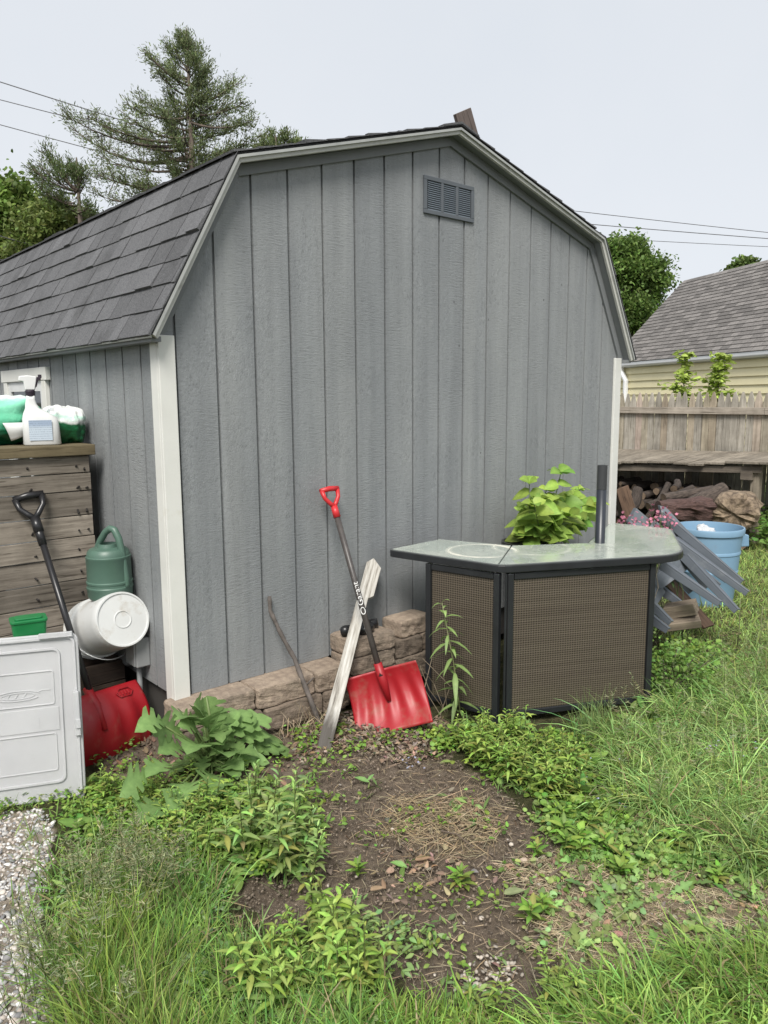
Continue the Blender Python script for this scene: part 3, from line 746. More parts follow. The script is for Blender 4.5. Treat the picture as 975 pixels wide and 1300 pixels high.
# ================================================================== PLANK STORAGE BOX and what stands on it
BX0, BX1, BY0, BY1 = -1.75, -.075, .72, 1.42
M_bx = wood('weathered_box_wood', (.36, .325, .275), (.15, .13, .108), 'X')
M_bz = wood('weathered_box_side', (.36, .325, .275), (.15, .13, .108), 'Y')
box = thing('plank_storage_box', 'weathered grey plank storage box standing against the shed side', 'storage box', ((BX0+BX1)/2, (BY0+BY1)/2, 0))
mb = MB(); mb2 = MB(); z = .02
hs_ = [.13, .095, .10, .12, .10, .105, .11, .095, .10, .115, .085, .08]
tn = [.8, .95, .75, .9, 1.0, .62, .85, 1.2, 1.18, .75, .95, .9]
zt = 1.338; sc = (zt-z)/sum(hs_)
for hh, t in zip(hs_, tn):
    hh *= sc; j = random.uniform(-.004, .004); cutx = random.choice((None, -.6, -1.0, -.85))
    xs = [BX0, BX1+random.uniform(-.006, .004)] if cutx is None else [BX0, cutx, BX1+random.uniform(-.006, .004)]
    for q in range(len(xs)-1):
        mb.box(xs[q]+.001, xs[q+1]-.001, BY0-.02+j, BY0+j, z+.002, z+hh-.003, t*random.uniform(.9, 1.1))
    mb2.box(BX1-.022, BX1-.004, BY0+.004, BY1, z+.002, z+hh-.003, t*.9); mb2.box(BX0+.004, BX0+.022, BY0+.004, BY1, z+.002, z+hh-.003, t)
    z += hh
mb.build('front_panel', M_bx, box, bevel=.002); mb2.build('side_panel', M_bz, box)
M_cap = wood('box_top_wood', (.20, .165, .10), (.12, .10, .06), 'X')
MB().box(BX0-.02, BX1+.02, BY0-.05, BY1+.02, 1.34, 1.392).build('top_board', M_cap, box, bevel=.004)
mb = MB()
for zz in np.linspace(.12, 1.28, 12):
    for xx in (BX1-.03, BX1-.075, BX1-.30): 
        mb.tube([(xx+random.uniform(-.012, .012), BY0-.03, zz+random.uniform(-.02, .02)), (xx, BY0-.016, zz)], .005, 7)
mb.build('nail_heads', mk('rusty_nails', (.02, .017, .015), rough=.8), box)
TZ = 1.393
# spray bottle
c = aty(54, 562, .80); bt = thing('spray_bottle', 'white spray bottle with dark trigger standing on the plank box', 'bottle', M=Matrix.Translation((c[0], .80, TZ)) @ Matrix.Rotation(-.25, 4, 'Z'))
M_bw = mk('white_hdpe', (.74, .75, .74), (.68, .69, .68), 5, rough=.35)
rows = [(.0, .080, .042, 0), (.006, .086, .046, 0), (.10, .083, .044, -.002), (.13, .080, .042, -.004), (.155, .060, .036, -.018), (.18, .032, .026, -.035), (.20, .026, .022, -.04), (.222, .021, .02, -.04), (.24, .02, .02, -.04)]
mb = MB(); n_ = 28; vs = []
for z_, rx, ry, dx in rows:
    for k in range(n_):
        t = 2*PI*k/n_; cc_, ss = math.cos(t), math.sin(t); e = .55
        vs.append((dx+rx*math.copysign(abs(cc_)**e, cc_), ry*math.copysign(abs(ss)**e, ss), z_))
fs = [(i*n_+k, i*n_+(k+1) % n_, (i+1)*n_+(k+1) % n_, (i+1)*n_+k) for i in range(len(rows)-1) for k in range(n_)] + [tuple(range(n_))[::-1], tuple(range((len(rows)-1)*n_, len(rows)*n_))]
mb.add(vs, fs); mb.build('body', M_bw, bt, smooth=True, world=False)
m, nt2, b, out = newmat('bottle_label')
sp = nd(nt2, 'ShaderNodeSeparateXYZ'); nt2.links.new(nd(nt2, 'ShaderNodeTexCoord').outputs['Object'], sp.inputs[0])
ln = math_(nt2, 'SINE', math_(nt2, 'MULTIPLY', sp.outputs['Z'], 2*PI/.0105)); nx = noise(nt2, coords(nt2, (220, 1, 90)), 1, 2)
tx = math_(nt2, 'MULTIPLY', math_(nt2, 'GREATER_THAN', ln, .25), math_(nt2, 'GREATER_THAN', nx, .46))
cA = ramp(nt2, sp.outputs['Z'], [(.085, (.52, .60, .68)), (.10, (.34, .42, .54))])
nt2.links.new(mix(nt2, math_(nt2, 'MULTIPLY', tx, .5), cA, (.20, .25, .33)), b.inputs['Base Color']); b.inputs['Roughness'].default_value = .4
MB().box(-.058, .045, -.0488, -.0468, .024, .122).build('label', m, bt, world=False)
mb = MB(); mb.lathe([(.0, .238), (.023, .238), (.024, .262), (.018, .268), (.0, .268)], 18, Matrix.Translation((-.04, 0, 0)))
mb.prism([(-.03, -.012, .262), (-.008, -.012, .285), (.0, -.012, .315), (.012, -.012, .315), (.012, -.012, .33), (-.008, -.012, .33), (-.012, -.012, .30), (-.02, -.012, .268)], (0, .024, 0)); mb.box(.0, .016, -.01, .01, .325, .342)
mb.build('trigger', mk('dark_violet_plastic', (.028, .018, .03), rough=.4), bt, bevel=.002, world=False)
mb = MB(); mb.prism([(-.062, -.014, .2685), (-.018, -.014, .2685), (-.012, -.014, .30), (-.006, -.014, .332), (-.045, -.014, .338), (-.085, -.014, .334), (-.088, -.014, .312), (-.066, -.014, .308)], (0, .028, 0))
mb.build('spray_head', M_bw, bt, bevel=.004, world=False)
# bags of soil
def bag(name, label, ctr, size, rz, stops, seed, group=None, tilt=0.):
    n1, n2 = 60, 44; vs = []
    for j in range(n2+1):
        ph = -PI/2+PI*j/n2
        for i in range(n1):
            th = 2*PI*i/n1; e1, e2 = .55, .7
            cp, sp_ = math.cos(ph), math.sin(ph)
            x = math.copysign(abs(math.cos(th))**e1, math.cos(th))*abs(cp)**e2; y = math.copysign(abs(math.sin(th))**e1, math.sin(th))*abs(cp)**e2
            z = math.copysign(abs(sp_)**.8, sp_)
            p = Vector((x, y, z)); q = p*2.3+Vector((seed, seed*2, 0))
            pl_ = .5+.5*math.sin(th*13+3*mnoise.noise(Vector((p.x*1.5, p.y*1.5, p.z+seed)))+1.5*p.z)
            r = 1+.17*mnoise.noise(q)+.09*mnoise.noise(Vector((q.x*2.2, q.y*2.2, q.z*1.5)))+.055*pl_*cp+.03*mnoise.noise(q*4)
            vs.append((p.x*size[0]*r, p.y*size[1]*r, max(p.z*size[2]*r, -size[2]*.93)+size[2]*.93))
    fs = [(j*n1+i, j*n1+(i+1) % n1, (j+1)*n1+(i+1) % n1, (j+1)*n1+i) for j in range(n2) for i in range(n1)]
    m, nt, b, out = newmat(name+'_film')
    sp3 = nd(nt, 'ShaderNodeSeparateXYZ'); nt.links.new(nd(nt, 'ShaderNodeTexCoord').outputs['Object'], sp3.inputs[0])
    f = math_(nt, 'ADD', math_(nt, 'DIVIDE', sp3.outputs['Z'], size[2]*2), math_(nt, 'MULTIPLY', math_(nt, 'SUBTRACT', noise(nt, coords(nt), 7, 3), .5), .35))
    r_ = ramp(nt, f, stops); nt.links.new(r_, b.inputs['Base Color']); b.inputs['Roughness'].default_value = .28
    bumpn(nt, b, noise(nt, coords(nt), 22, 3), .5, .015)
    mb = MB(); mb.add(vs, fs)
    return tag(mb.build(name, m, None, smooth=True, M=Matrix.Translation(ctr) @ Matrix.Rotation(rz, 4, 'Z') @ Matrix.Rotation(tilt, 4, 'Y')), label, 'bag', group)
c = aty(8, 560, .98)
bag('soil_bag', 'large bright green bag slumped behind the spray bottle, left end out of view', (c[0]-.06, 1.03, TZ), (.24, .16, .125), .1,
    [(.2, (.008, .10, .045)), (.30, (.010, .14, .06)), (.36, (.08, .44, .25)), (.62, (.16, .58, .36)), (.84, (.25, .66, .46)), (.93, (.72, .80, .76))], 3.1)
c = aty(78, 558, .92)
bag('folded_bag', 'smaller green bag with white folded top right of the spray bottle', (c[0]+.005, .93, TZ), (.098, .11, .098), -.1,
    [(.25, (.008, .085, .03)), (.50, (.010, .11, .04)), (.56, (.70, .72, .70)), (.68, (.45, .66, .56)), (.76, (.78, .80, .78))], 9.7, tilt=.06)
fq = [Vector(aty(u, v, .86)) for u, v in ((3, 537), (36, 536), (35, 551), (15, 560))]
fl = grid_surf(lambda u, v: ((fq[0].lerp(fq[1], u)).lerp(fq[3].lerp(fq[2], u), v)+Vector((0, -.02*math.sin(u*3.1)-.01*math.sin(v*4), 0)), Vector((0, -1, 0))), 10, 8, .002)
tag(fl.build('bag_flap', M_bw, smooth=True), 'white folded sheet hanging in front of the green bag', 'sheet')
# dark crate behind the bucket
ck = wood('dark_crate_wood', (.09, .065, .05), (.035, .027, .022), 'X')
cr = thing('wooden_crate', 'low dark brown crate in the corner under the white bucket', 'crate', (-.22, .58, 0))
mb = MB()
for zz in (.02, .125, .23):
    mb.box(-.36, -.05, .47, .488, zz, zz+.095, random.uniform(.8, 1.2)); mb.box(-.36, -.05, .68, .698, zz, zz+.095, 1)
    mb.box(-.36, -.342, .4885, .6795, zz, zz+.095, .9); mb.box(-.068, -.05, .4885, .6795, zz, zz+.095, .9)
mb.build('slats', ck, cr)
MB().box(-.34, -.07, .49, .678, .02, .04).build('base', ck, cr)
# bucket on its side
bc = Vector(atd(156.5, 786, 3.5)); bm_ = Vector(atd(112, 801, 3.80)); ax = (bm_-bc).normalized()
Mb = frame(bc, ax.cross(Vector((0, 0, 1))).normalized(), ax)
M_buck = mk('white_bucket_plastic', (.62, .63, .62), (.56, .57, .56), 4, rough=.32, dirt=((.36, .31, .24), 9, .54, .80))
bk = thing('white_bucket', 'white plastic bucket lying on its side below the green watering can', 'bucket', M=Mb)
LB = .37
mb = MB(); mb.lathe([(0, .006), (.036, .006), (.0375, .0025), (.041, .0025), (.0425, .006), (.118, .006), (.121, .0), (.128, .0), (.131, .006), (.134, .05), (.141, LB*.78), (.142, LB), (.138, LB), (.137, LB*.8), (.129, .02), (0, .018)], 48)
mb.build('body', M_buck, bk, smooth=True, world=False).modifiers.new('e', 'EDGE_SPLIT').split_angle = .7
mb = MB()
for zz in (.285, .325, .364): mb.lathe([(.1405, zz-.004), (.150, zz-.003), (.150, zz+.003), (.1405, zz+.004)], 48)
mb.build('rim', M_buck, bk, world=False)
mb = MB(); dn = Mb.to_3x3().inverted() @ Vector((0, 0, -1)); dn.z = 0; dn.normalize(); sdv = Vector((dn.y, -dn.x, 0))
pts = [sdv*.15*math.cos(t)+dn*.17*math.sin(t)+Vector((0, 0, .31-.12*math.sin(t))) for t in np.linspace(0.0, PI, 22)]
mb.tube(pts, .0028, 8); mb.build('bail', mk('wire_bail', (.55, .56, .56), rough=.35, metallic=.6), bk, smooth=True, world=False)
# watering can
wc = Vector((-.114, .43, .668)); can = thing('watering_can', 'muted green plastic watering can standing above the white bucket', 'watering can', wc)
M_can = mk('muted_green_plastic', (.085, .155, .118), (.07, .13, .10), 6, rough=.42)
pr_ = [(0, 0), (.098, 0), (.104, .012), (.106, .045), (.108, .048), (.108, .056), (.105, .06), (.105, .072), (.108, .075), (.108, .083), (.104, .087), (.102, .19), (.104, .194), (.104, .203), (.100, .207), (.097, .225), (.085, .238), (.05, .246), (.045, .262), (.038, .262), (.036, .245), (0, .24)]
Ml = Matrix.Translation(wc)
MB().lathe(pr_, 44, Ml).build('body', M_can, can, smooth=True).modifiers.new('e', 'EDGE_SPLIT').split_angle = .6
hx = Vector((.45, -.89, 0)).normalized()
pth = [(-.07, .225), (-.045, .27), (-.01, .315), (.02, .335), (.045, .33), (.068, .29), (.082, .23), (.092, .16), (.100, .10), (.098, .055)]
pp = [wc+hx*x+Vector((0, 0, z)) for x, z in pth]; sm = []
for i in range(len(pp)-1):
    for t in (0, .33, .66): sm.append(pp[i].lerp(pp[i+1], t))
sm.append(pp[-1]); MB().tube(sm, [.017-.003*abs(i/len(sm)-.5) for i in range(len(sm))], 12).build('handle', M_can, can, smooth=True)
MB().tube([wc-hx*.09+Vector((0, 0, .05)), wc-hx*.13+Vector((.01, 0, .12)), wc-hx*.15+Vector((.02, 0, .17))], [.026, .018, .015], 12).build('spout', M_can, can, smooth=True)
# ================================================================== OUTDOOR BAR
RINGS = []
TOPZ = .815
tipL, Cc, Rr, b2, b1, sRi, sCi, inL = [Vector(atz(u, v, TOPZ)) for u, v in ((495, 697), (637, 717), (868.5, 703), (851, 671), (775, 663.5), (746, 689.5), (650, 692.5), (558, 684.5))]
cC = Vector(atz(700, 703, TOPZ)); rc = Vector(atz(612, 699, TOPZ))
barc = (Cc+Rr+sRi+sCi)/4
RINGS = [(rc.x-barc.x, rc.y-barc.y, .175, .024, .9), (rc.x-barc.x+.26, rc.y-barc.y-.12, .20, .022, .55)]
bar = thing('patio_bar', 'angled outdoor bar with glass top and brown woven panels', 'bar', (barc.x, barc.y, 0))
M_gt = glass_top_mat()
def rc2(P, Q, R_, r, n=5):       # round the corner Q between P and R_
    a = (P-Q).normalized(); c = (R_-Q).normalized(); p0 = Q+a*r; p1 = Q+c*r
    return [(p0*(1-t)**2+Q*2*t*(1-t)+p1*t*t) for t in np.linspace(0, 1, n)]
outR = rc2(Cc, Rr, b2, .16, 7); outC = rc2(tipL, Cc, Rr, .05, 4); eb2 = rc2(Rr, b2, b1, .06, 5); eL = rc2(inL, tipL, Cc, .03, 4)
mid = len(outR)//2
seamR = outR[0]; 
gl1 = eL + outC[:2] + [sCi+(inL-sCi).normalized()*.002, inL]
g_mid = outC[1:] + outR[:1] + [sRi, sCi]
g_r = outR + eb2 + [b1, sRi]
def shrink(poly, k=.004):
    c = sum(poly, Vector())/len(poly); return [p+(c-p).normalized()*k for p in poly]
for g in (gl1, g_mid, g_r):
    MB().prism([(p.x, p.y, TOPZ-.006) for p in shrink(g)], (0, 0, .006)).build('glass_panel', M_gt, bar)
mb = MB()
edge = eL + outC + outR + eb2
for p, q in zip(edge, edge[1:]): 
    dd = (q-p).normalized()*.004
    mb.bar(p-dd-Vector((0, 0, .023)), q+dd-Vector((0, 0, .023)), .022, .034)
inn = [eL[0], inL, sCi, sRi, b1, eb2[-1]]
for p, q in zip(inn, inn[1:]): mb.bar(p-Vector((0, 0, .024)), q-Vector((0, 0, .024)), .022, .03)
for p, q in ((outC[1], sCi), (outR[0], sRi)): mb.bar(p-Vector((0, 0, .0215)), q-Vector((0, 0, .0215)), .03, .026)
mb.build('top_frame', M_black, bar, bevel=.003)
mb = MB()     # pale lip on the upper edge
for p, q in zip(edge, edge[1:]): mb.bar(p-Vector((0, 0, .003)), q-Vector((0, 0, .003)), .016, .004)
mb.build('top_edge_seal', mk('grey_seal', (.13, .14, .14), rough=.5), bar)
Lp_, Cp, Rp = Vector((1.225, -.385, 0)), Vector((1.318, -.815, 0)), Vector((2.075, -1.185, 0)); Ep = Rp + (b2-Rr).normalized()*.66
ptop = TOPZ-.047
def panel(P, Q, post_q, post_p):
    d = (Q-P).normalized(); ang = math.atan2(d.y, d.x); nrm = Vector((d.y, -d.x, 0))
    for pp_, on in ((P+d*.018, post_p), (Q-d*.018, post_q)):
        if on: MB().bar(pp_+Vector((0, 0, -.02)), pp_+Vector((0, 0, ptop)), .031, .031, nrm).build('leg', M_black, bar, bevel=.004)
    MB().bar(P+d*.037+Vector((0, 0, .05)), Q-d*.037+Vector((0, 0, .05)), .026, .03).build('rail', M_black, bar, bevel=.003)
    MB().bar(P+d*.037+Vector((0, 0, ptop-.016)), Q-d*.037+Vector((0, 0, ptop-.016)), .026, .03).build('rail', M_black, bar, bevel=.003)
    w_ = MB(); c0 = P+d*.0372+nrm*.004; c1 = Q-d*.0372+nrm*.004
    w_.prism([c0+Vector((0, 0, .066)), c1+Vector((0, 0, .066)), c1+Vector((0, 0, ptop-.032)), c0+Vector((0, 0, ptop-.032))], -nrm*.008)
    w_.build('woven_panel', wicker('woven_resin', ang), bar)
panel(Lp_, Cp-(Cp-Lp_).normalized()*.008, True, True)
d_ = (Rp-Cp).normalized(); panel(Cp+d_*.022, Rp, True, True)
d_ = (Ep-Rp).normalized(); panel(Rp+d_*.04, Ep, True, False)
mb = MB(); gapc = Cp+Vector((.006, -.018, 0))
mb.tube([gapc+Vector((0, 0, .02)), gapc+Vector((0, 0, ptop))], .006, 6)
mb.build('hinge_rod', M_black, bar)
# black pole rising through the bar's inner corner
pb = atz(764.5, 691, TOPZ); pb2 = Vector((pb[0]+.03, pb[1]+.035, 0)); dp = (np.array(pb2)-CAM)@HEAD
pt = atd(767, 591, dp)
pole = thing('umbrella_pole', 'thick black umbrella pole stub rising behind the glass bar top', 'pole', pb2)
MB().lathe([(0, 0), (.02, 0), (.02, pt[2]), (.0, pt[2])], 20, Matrix.Translation(pb2)).build('tube', mk('blue_black_metal', (.028, .033, .042), (.02, .024, .03), 6, rough=.35), pole, smooth=True).modifiers.new('e', 'EDGE_SPLIT').split_angle = .8
MB().lathe([(.0205, pt[2]-.13), (.0265, pt[2]-.13), (.0265, pt[2]+.002), (.018, pt[2]+.002), (.018, pt[2]-.05), (0, pt[2]-.05)], 20, Matrix.Translation(pb2)).build('sleeve', mk('grey_black_sleeve', (.045, .047, .05), rough=.5), pole, smooth=True).modifiers.new('e', 'EDGE_SPLIT').split_angle = .8
MB().lathe([(.0205, .0), (.0265, .0), (.0265, pt[2]-.132), (.0205, pt[2]-.132)], 20, Matrix.Translation(pb2)).build('lower_tube', mk('blue_black_lower', (.024, .029, .038), rough=.35), pole, smooth=True)
# potted plant between bar and wall
pc = Vector((2.17, -.30, 0)); pot = thing('potted_plant', 'broad leaved light green plant growing in a tall black planter', 'plant', pc)
mb = MB(); mb.lathe([(0, .0), (.13, 0), (.15, .70), (.165, .72), (.165, .75), (.15, .75), (.145, .72), (0, .70)], 24, Matrix.Translation(pc)); mb.build('planter', M_blackp, pot)
rr = np.random.default_rng(5)
tops = []
for u, v, yy in ((672, 612, -.28), (694, 622, -.25), (688, 632, -.38), (712, 600, -.3), (728, 628, -.28), (736, 622, -.25), (742, 640, -.35), (752, 648, -.3), (668, 648, -.25), (700, 650, -.42), (722, 655, -.45), (735, 660, -.4), (682, 665, -.35), (715, 640, -.2), (705, 660, -.45), (755, 640, -.42), (742, 655, -.2), (678, 640, -.45)):
    tops.append(aty(u, v, yy))
sets = []; st = MB()
for T in tops:
    T = np.array(T); b0 = np.array(pc)+np.array([rr.normal(0, .04), rr.normal(0, .04), .71]); mid_ = (b0+T)/2+rr.normal(0, .02, 3)
    st.tube([b0, mid_, T], [.005, .004, .0025], 6)
    for f_ in np.linspace(.35, 1, 5):
        P = b0*(1-f_)+T*f_ if f_ > .5 else (b0*(1-f_)+T*f_)
        az = rr.uniform(0, 2*PI); L = rr.uniform(.10, .155)*(1 if f_ < .95 else .75)
        for k in range(2 if f_ < .95 else 4):
            aa = az+k*(PI if f_ < .95 else PI/2)
            D = np.array([math.cos(aa), math.sin(aa), rr.uniform(-.1, .45) if f_ < .95 else rr.uniform(.3, .9)])
            cc = np.clip(np.array([.24, .36, .07])*(1+rr.normal(0, .24))*np.array([1+rr.normal(0, .1), 1, 1]), .02, .7)
            sets.append(leafset([P], [D], [[-.3+rr.normal(0, .4), -.5+rr.normal(0, .4), .8]], [L], [L*.78], OVATE, [.35], [cc], .22))
V, F, cc = join(sets); link('foliage', npmesh('foliage', V, F, cc), M_leaf, pot); st.build('stem', mk('green_stem', (.10, .14, .04), rough=.6), pot, smooth=True)
# ================================================================== GROUND
soilP = gpoly([(395, 960), (455, 925), (540, 935), (610, 985), (690, 1040), (715, 1090), (690, 1150), (735, 1200), (705, 1250), (660, 1275), (560, 1268), (480, 1235), (445, 1180), (392, 1110), (380, 1040)])
soil2P = gpoly([(300, 1090), (380, 1080), (400, 1150), (360, 1185), (305, 1165)])
thatchP = gpoly([(640, 1095), (760, 1080), (880, 1100), (985, 1125), (985, 1190), (860, 1225), (760, 1245), (690, 1215)])
thatch2P = gpoly([(500, 1010), (610, 1010), (640, 1070), (560, 1090), (490, 1060)])
litter2P = gpoly([(120, 960), (200, 925), (400, 935), (400, 1000), (300, 1030), (130, 1012)])
litterP = gpoly([(380, 915), (540, 905), (600, 930), (560, 965), (470, 960), (380, 965)])
gravP = gpoly([(-60, 1040), (55, 1032), (72, 1050), (66, 1090), (52, 1140), (54, 1200), (66, 1260), (76, 1340), (80, 1500), (-300, 1500), (-500, 1040)])
holeP = gpoly([(770, 985), (830, 985), (840, 1010), (780, 1015)])
def softmask(poly, x, y, j=.05):
    xx = x+j*wob(x*2, y*2, 2.1, 4.)+j*.6*wob(x, y, 9., 1.); yy = y+j*wob(y*2, x*2, 2.3, 7.)+j*.6*wob(y, x, 8., 3.)
    return inpoly(poly, xx, yy).astype(float)
def axis_pts(lo, hi, step, far_lo, far_hi):
    m_ = np.arange(lo, hi+1e-6, step); a = [lo]; s = step
    while a[-1] > far_lo: s *= 1.35; a.append(a[-1]-s)
    b_ = [hi]; s = step
    while b_[-1] < far_hi: s *= 1.35; b_.append(b_[-1]+s)
    return np.array(a[1:][::-1]+list(m_)+b_[1:])
gx = axis_pts(-2., 3.6, .02, -400, 400); gy = axis_pts(-3.4, .5, .02, -400, 400)
GX, GY = np.meshgrid(gx, gy)
GZ = gz(GX, GY)
so_ = np.maximum(softmask(soilP, GX, GY), softmask(soil2P, GX, GY)); gr_ = softmask(gravP, GX, GY, .03); th_ = np.maximum(softmask(thatchP, GX, GY, .09), .6*softmask(thatch2P, GX, GY, .06)); li_ = np.maximum(softmask(litterP, GX, GY), softmask(litter2P, GX, GY))
so_ = np.maximum(so_, softmask(holeP, GX, GY, .03))
fine = (np.abs(GX-.8) < 2.8) & (GY > -3.4) & (GY < .5)
clod = rng.normal(0, 1, GX.shape)
k_ = np.array([1, 2, 1])/4
for _ in range(1):
    clod = np.apply_along_axis(lambda r: np.convolve(r, k_, 'same'), 0, clod); clod = np.apply_along_axis(lambda r: np.convolve(r, k_, 'same'), 1, clod)
GZ = GZ + fine*(so_*(clod*.007-.018) + (1-so_)*clod*.004 + th_*.004)
# dark bed along the wall slightly raised
inside = (GX > -.02) & (GX < W+.02) & (GY > -.02) & (GY < LEN)
nx_, ny_ = GX.shape[1], GX.shape[0]
idx = np.arange(nx_*ny_).reshape(ny_, nx_)
F = np.stack([idx[:-1, :-1], idx[:-1, 1:], idx[1:, 1:], idx[1:, :-1]], -1).reshape(-1, 4)
me = npmesh('ground', np.stack([GX, GY, GZ], -1).reshape(-1, 3), F, np.stack([np.maximum(so_, li_), gr_, th_], -1).reshape(-1, 3), smooth=True)
m, nt2, b, out = newmat('yard_ground')
a = nd(nt2, 'ShaderNodeAttribute'); a.attribute_name = 'col'; sc_ = nd(nt2, 'ShaderNodeSeparateColor'); nt2.links.new(a.outputs['Color'], sc_.inputs[0])
v = coords(nt2)
soilc = ramp(nt2, noise(nt2, v, 16, 9, .75), [(.30, (.085, .066, .050)), (.52, (.20, .157, .12)), (.72, (.33, .27, .205))])
soilc = mix(nt2, ramp(nt2, noise(nt2, v, 90, 3), [(.62, (0, 0, 0)), (.70, (1, 1, 1))]), soilc, (.23, .175, .12))
soilc = mix(nt2, ramp(nt2, noise(nt2, v, 2.3, 4), [(.45, (0, 0, 0)), (.65, (.55, .55, .55))]), soilc, (.21, .165, .125))
thc = ramp(nt2, noise(nt2, coords(nt2, (1, 1, 1)), 38, 8, .75), [(.30, (.09, .066, .045)), (.5, (.24, .19, .13)), (.7, (.44, .37, .26))])
turf = ramp(nt2, noise(nt2, v, 30, 7, .7), [(.32, (.030, .030, .015)), (.55, (.075, .075, .034)), (.75, (.19, .16, .095))])
gvc = ramp(nt2, noise(nt2, v, 60, 5, .7), [(.3, (.20, .17, .13)), (.6, (.42, .36, .29)), (.75, (.55, .50, .44))])
c1 = mix(nt2, sc_.outputs[0], turf, soilc); c2 = mix(nt2, sc_.outputs[2], c1, thc); c3 = mix(nt2, sc_.outputs[1], c2, gvc)
nt2.links.new(c3, b.inputs['Base Color']); b.inputs['Roughness'].default_value = .95; b.inputs['Specular IOR Level'].default_value = .15
bumpn(nt2, b, noise(nt2, v, 70, 10, .85), 1., .018)
gnd = link('ground', me, m, None, origin=(0, 0, 0)); gnd['kind'] = 'structure'; gnd['label'] = 'weedy back yard ground with bare soil and gravel'; gnd['category'] = 'ground'
# ------------------------------------------------------------------ scatter helpers
def scatter(poly, n, wobble=.0):
    poly = np.array(poly); lo = poly.min(0); hi = poly.max(0); out_ = np.zeros((0, 2))
    while len(out_) < n:
        q = rng.uniform(lo, hi, (n*2, 2)); k = inpoly(poly, q[:, 0]+wobble*wob(q[:, 0], q[:, 1], 6), q[:, 1]+wobble*wob(q[:, 1], q[:, 0], 6, 2)); out_ = np.concatenate([out_, q[k]])
    return out_[:n]
def clear(q, mg=.0):
    """points not inside shed, bar legs, gravel, soil, big objects"""
    x, y = q[:, 0], q[:, 1]
    bad = (x > -.1) & (x < W+.1) & (y > -.2+mg) & (y < LEN)
    bad |= (x < -.05) & (x > -1.8) & (y > .3) & (y < 1.5)
    return ~bad
def onground(q): return np.column_stack([q, gz(q[:, 0], q[:, 1])-.008])
def stones(q, r, cols, name, mat, flat=.6):
    """one mesh of many small irregular stones"""
    import bmesh
    bm = bmesh.new(); bmesh.ops.create_icosphere(bm, subdivisions=1, radius=1); bv = np.array([v.co for v in bm.verts]); bf = np.array([[v.index for v in f.verts] for f in bm.faces]); bm.free()
    n = len(q); k = len(bv)
    sc = rng.uniform(.6, 1.3, (n, 1, 3))*np.array([1, 1, flat]); V = bv[None]*sc*(1+rng.normal(0, .16, (n, k, 1)))*r[:, None, None]
    a = rng.uniform(0, 2*PI, n); ca, sa = np.cos(a)[:, None], np.sin(a)[:, None]
    X = V[..., 0]*ca-V[..., 1]*sa; Y = V[..., 0]*sa+V[..., 1]*ca
    t = rng.normal(0, .35, (n, 1)); Z = V[..., 2]+X*t
    V = np.stack([X+q[:, :1], Y+q[:, 1:2], Z+gz(q[:, 0], q[:, 1])[:, None]+r[:, None]*flat*.35], -1)
    F = (bf[None]+(np.arange(n)*k)[:, None, None]).reshape(-1, 3)
    return link(name, npmesh(name, V.reshape(-1, 3), F, np.repeat(cols, k, axis=0)), mat, None)
M_stone = mk('gravel_stone', (1, 1, 1), (.78, .78, .78), 90, rough=.8, attr=True)
q = scatter(gravP, 12000, .03); q = q[(q[:, 0] > -2.2) & (q[:, 1] > -2.9)]
pal = np.array([(.52, .50, .47), (.62, .60, .57), (.48, .38, .29), (.55, .46, .36), (.32, .32, .33), (.66, .63, .58), (.24, .23, .23), (.50, .40, .32)])
near = np.clip((q[:, 1]+.9)/.7, 0, 1); r = np.where(rng.random(len(q)) < .25*(1-near)+.02, rng.uniform(.009, .015, len(q)), rng.uniform(.004, .009, len(q)))
cols = (pal*.55+pal.mean(1, keepdims=True)*.45)[rng.integers(0, len(pal), len(q))]*rng.uniform(.65, 1.3, (len(q), 1))
tag(stones(q, r, cols, 'gravel', M_stone), 'mixed pale grey and tan gravel beside the white tote', 'gravel', kind='stuff')
pebP = gpoly([(590, 1215), (650, 1205), (668, 1235), (640, 1262), (570, 1262), (575, 1240)])
q = np.concatenate([scatter(pebP, 80), scatter(soilP, 40), scatter(thatchP, 60)]); r = rng.uniform(.004, .0095, len(q))
tag(stones(q, r, np.array([.52, .46, .39])*rng.uniform(.45, 1.15, (len(q), 1)), 'pebbles', M_stone), 'small whitish pebbles strewn on the bare soil', 'pebbles', kind='stuff')
q = np.concatenate([scatter(soilP, 8500), scatter(soil2P, 1000), scatter(litterP, 300)]); r = .0012+.0052*rng.random(len(q))**4
tag(stones(q, r, np.array([.17, .135, .102])*rng.uniform(.45, 1.5, (len(q), 1)), 'soil_crumbs', M_stone, .8), 'loose dark crumbs of soil on the bare patch', 'soil', kind='stuff')
# dead leaves and straw
M_dead = leafmat('dead_leaf', .1, .8, .1)
def deadleaves(q, L, base):
    n = len(q); D = rdir(n, -.15, .45); U = rdir(n, .3, 1.)
    return leafset(onground(q)+np.array([0, 0, .012]), D, U, L, L*rng.uniform(.35, .7, n), OVATE, rng.uniform(-.5, .5, n), vary(base, n, .3, .12), rng.uniform(.2, .6))
q1 = scatter(litterP, 1500, .08); q1 = q1[clear(q1, .02)]; q2 = scatter(thatchP, 260); q3 = scatter(gpoly([(480, 1080), (600, 1080), (620, 1140), (500, 1150)]), 70, .05)
q4 = scatter(litter2P, 700, .03); q5 = scatter(soilP, 90)
sets = [deadleaves(q_, rng.uniform(.012, .036, len(q_)), b_) for q_, b_ in ((q1, (.23, .175, .135)), (q2, (.27, .20, .145)), (q3, (.25, .185, .14)), (q4, (.17, .125, .095)), (q5, (.21, .155, .115)))]
V, F, cc = join(sets); tag(link('leaf_litter', npmesh('leaf_litter', V, F, cc), M_dead, None), 'dry brown leaf litter around the red blade and bare soil', 'leaf litter', kind='stuff')
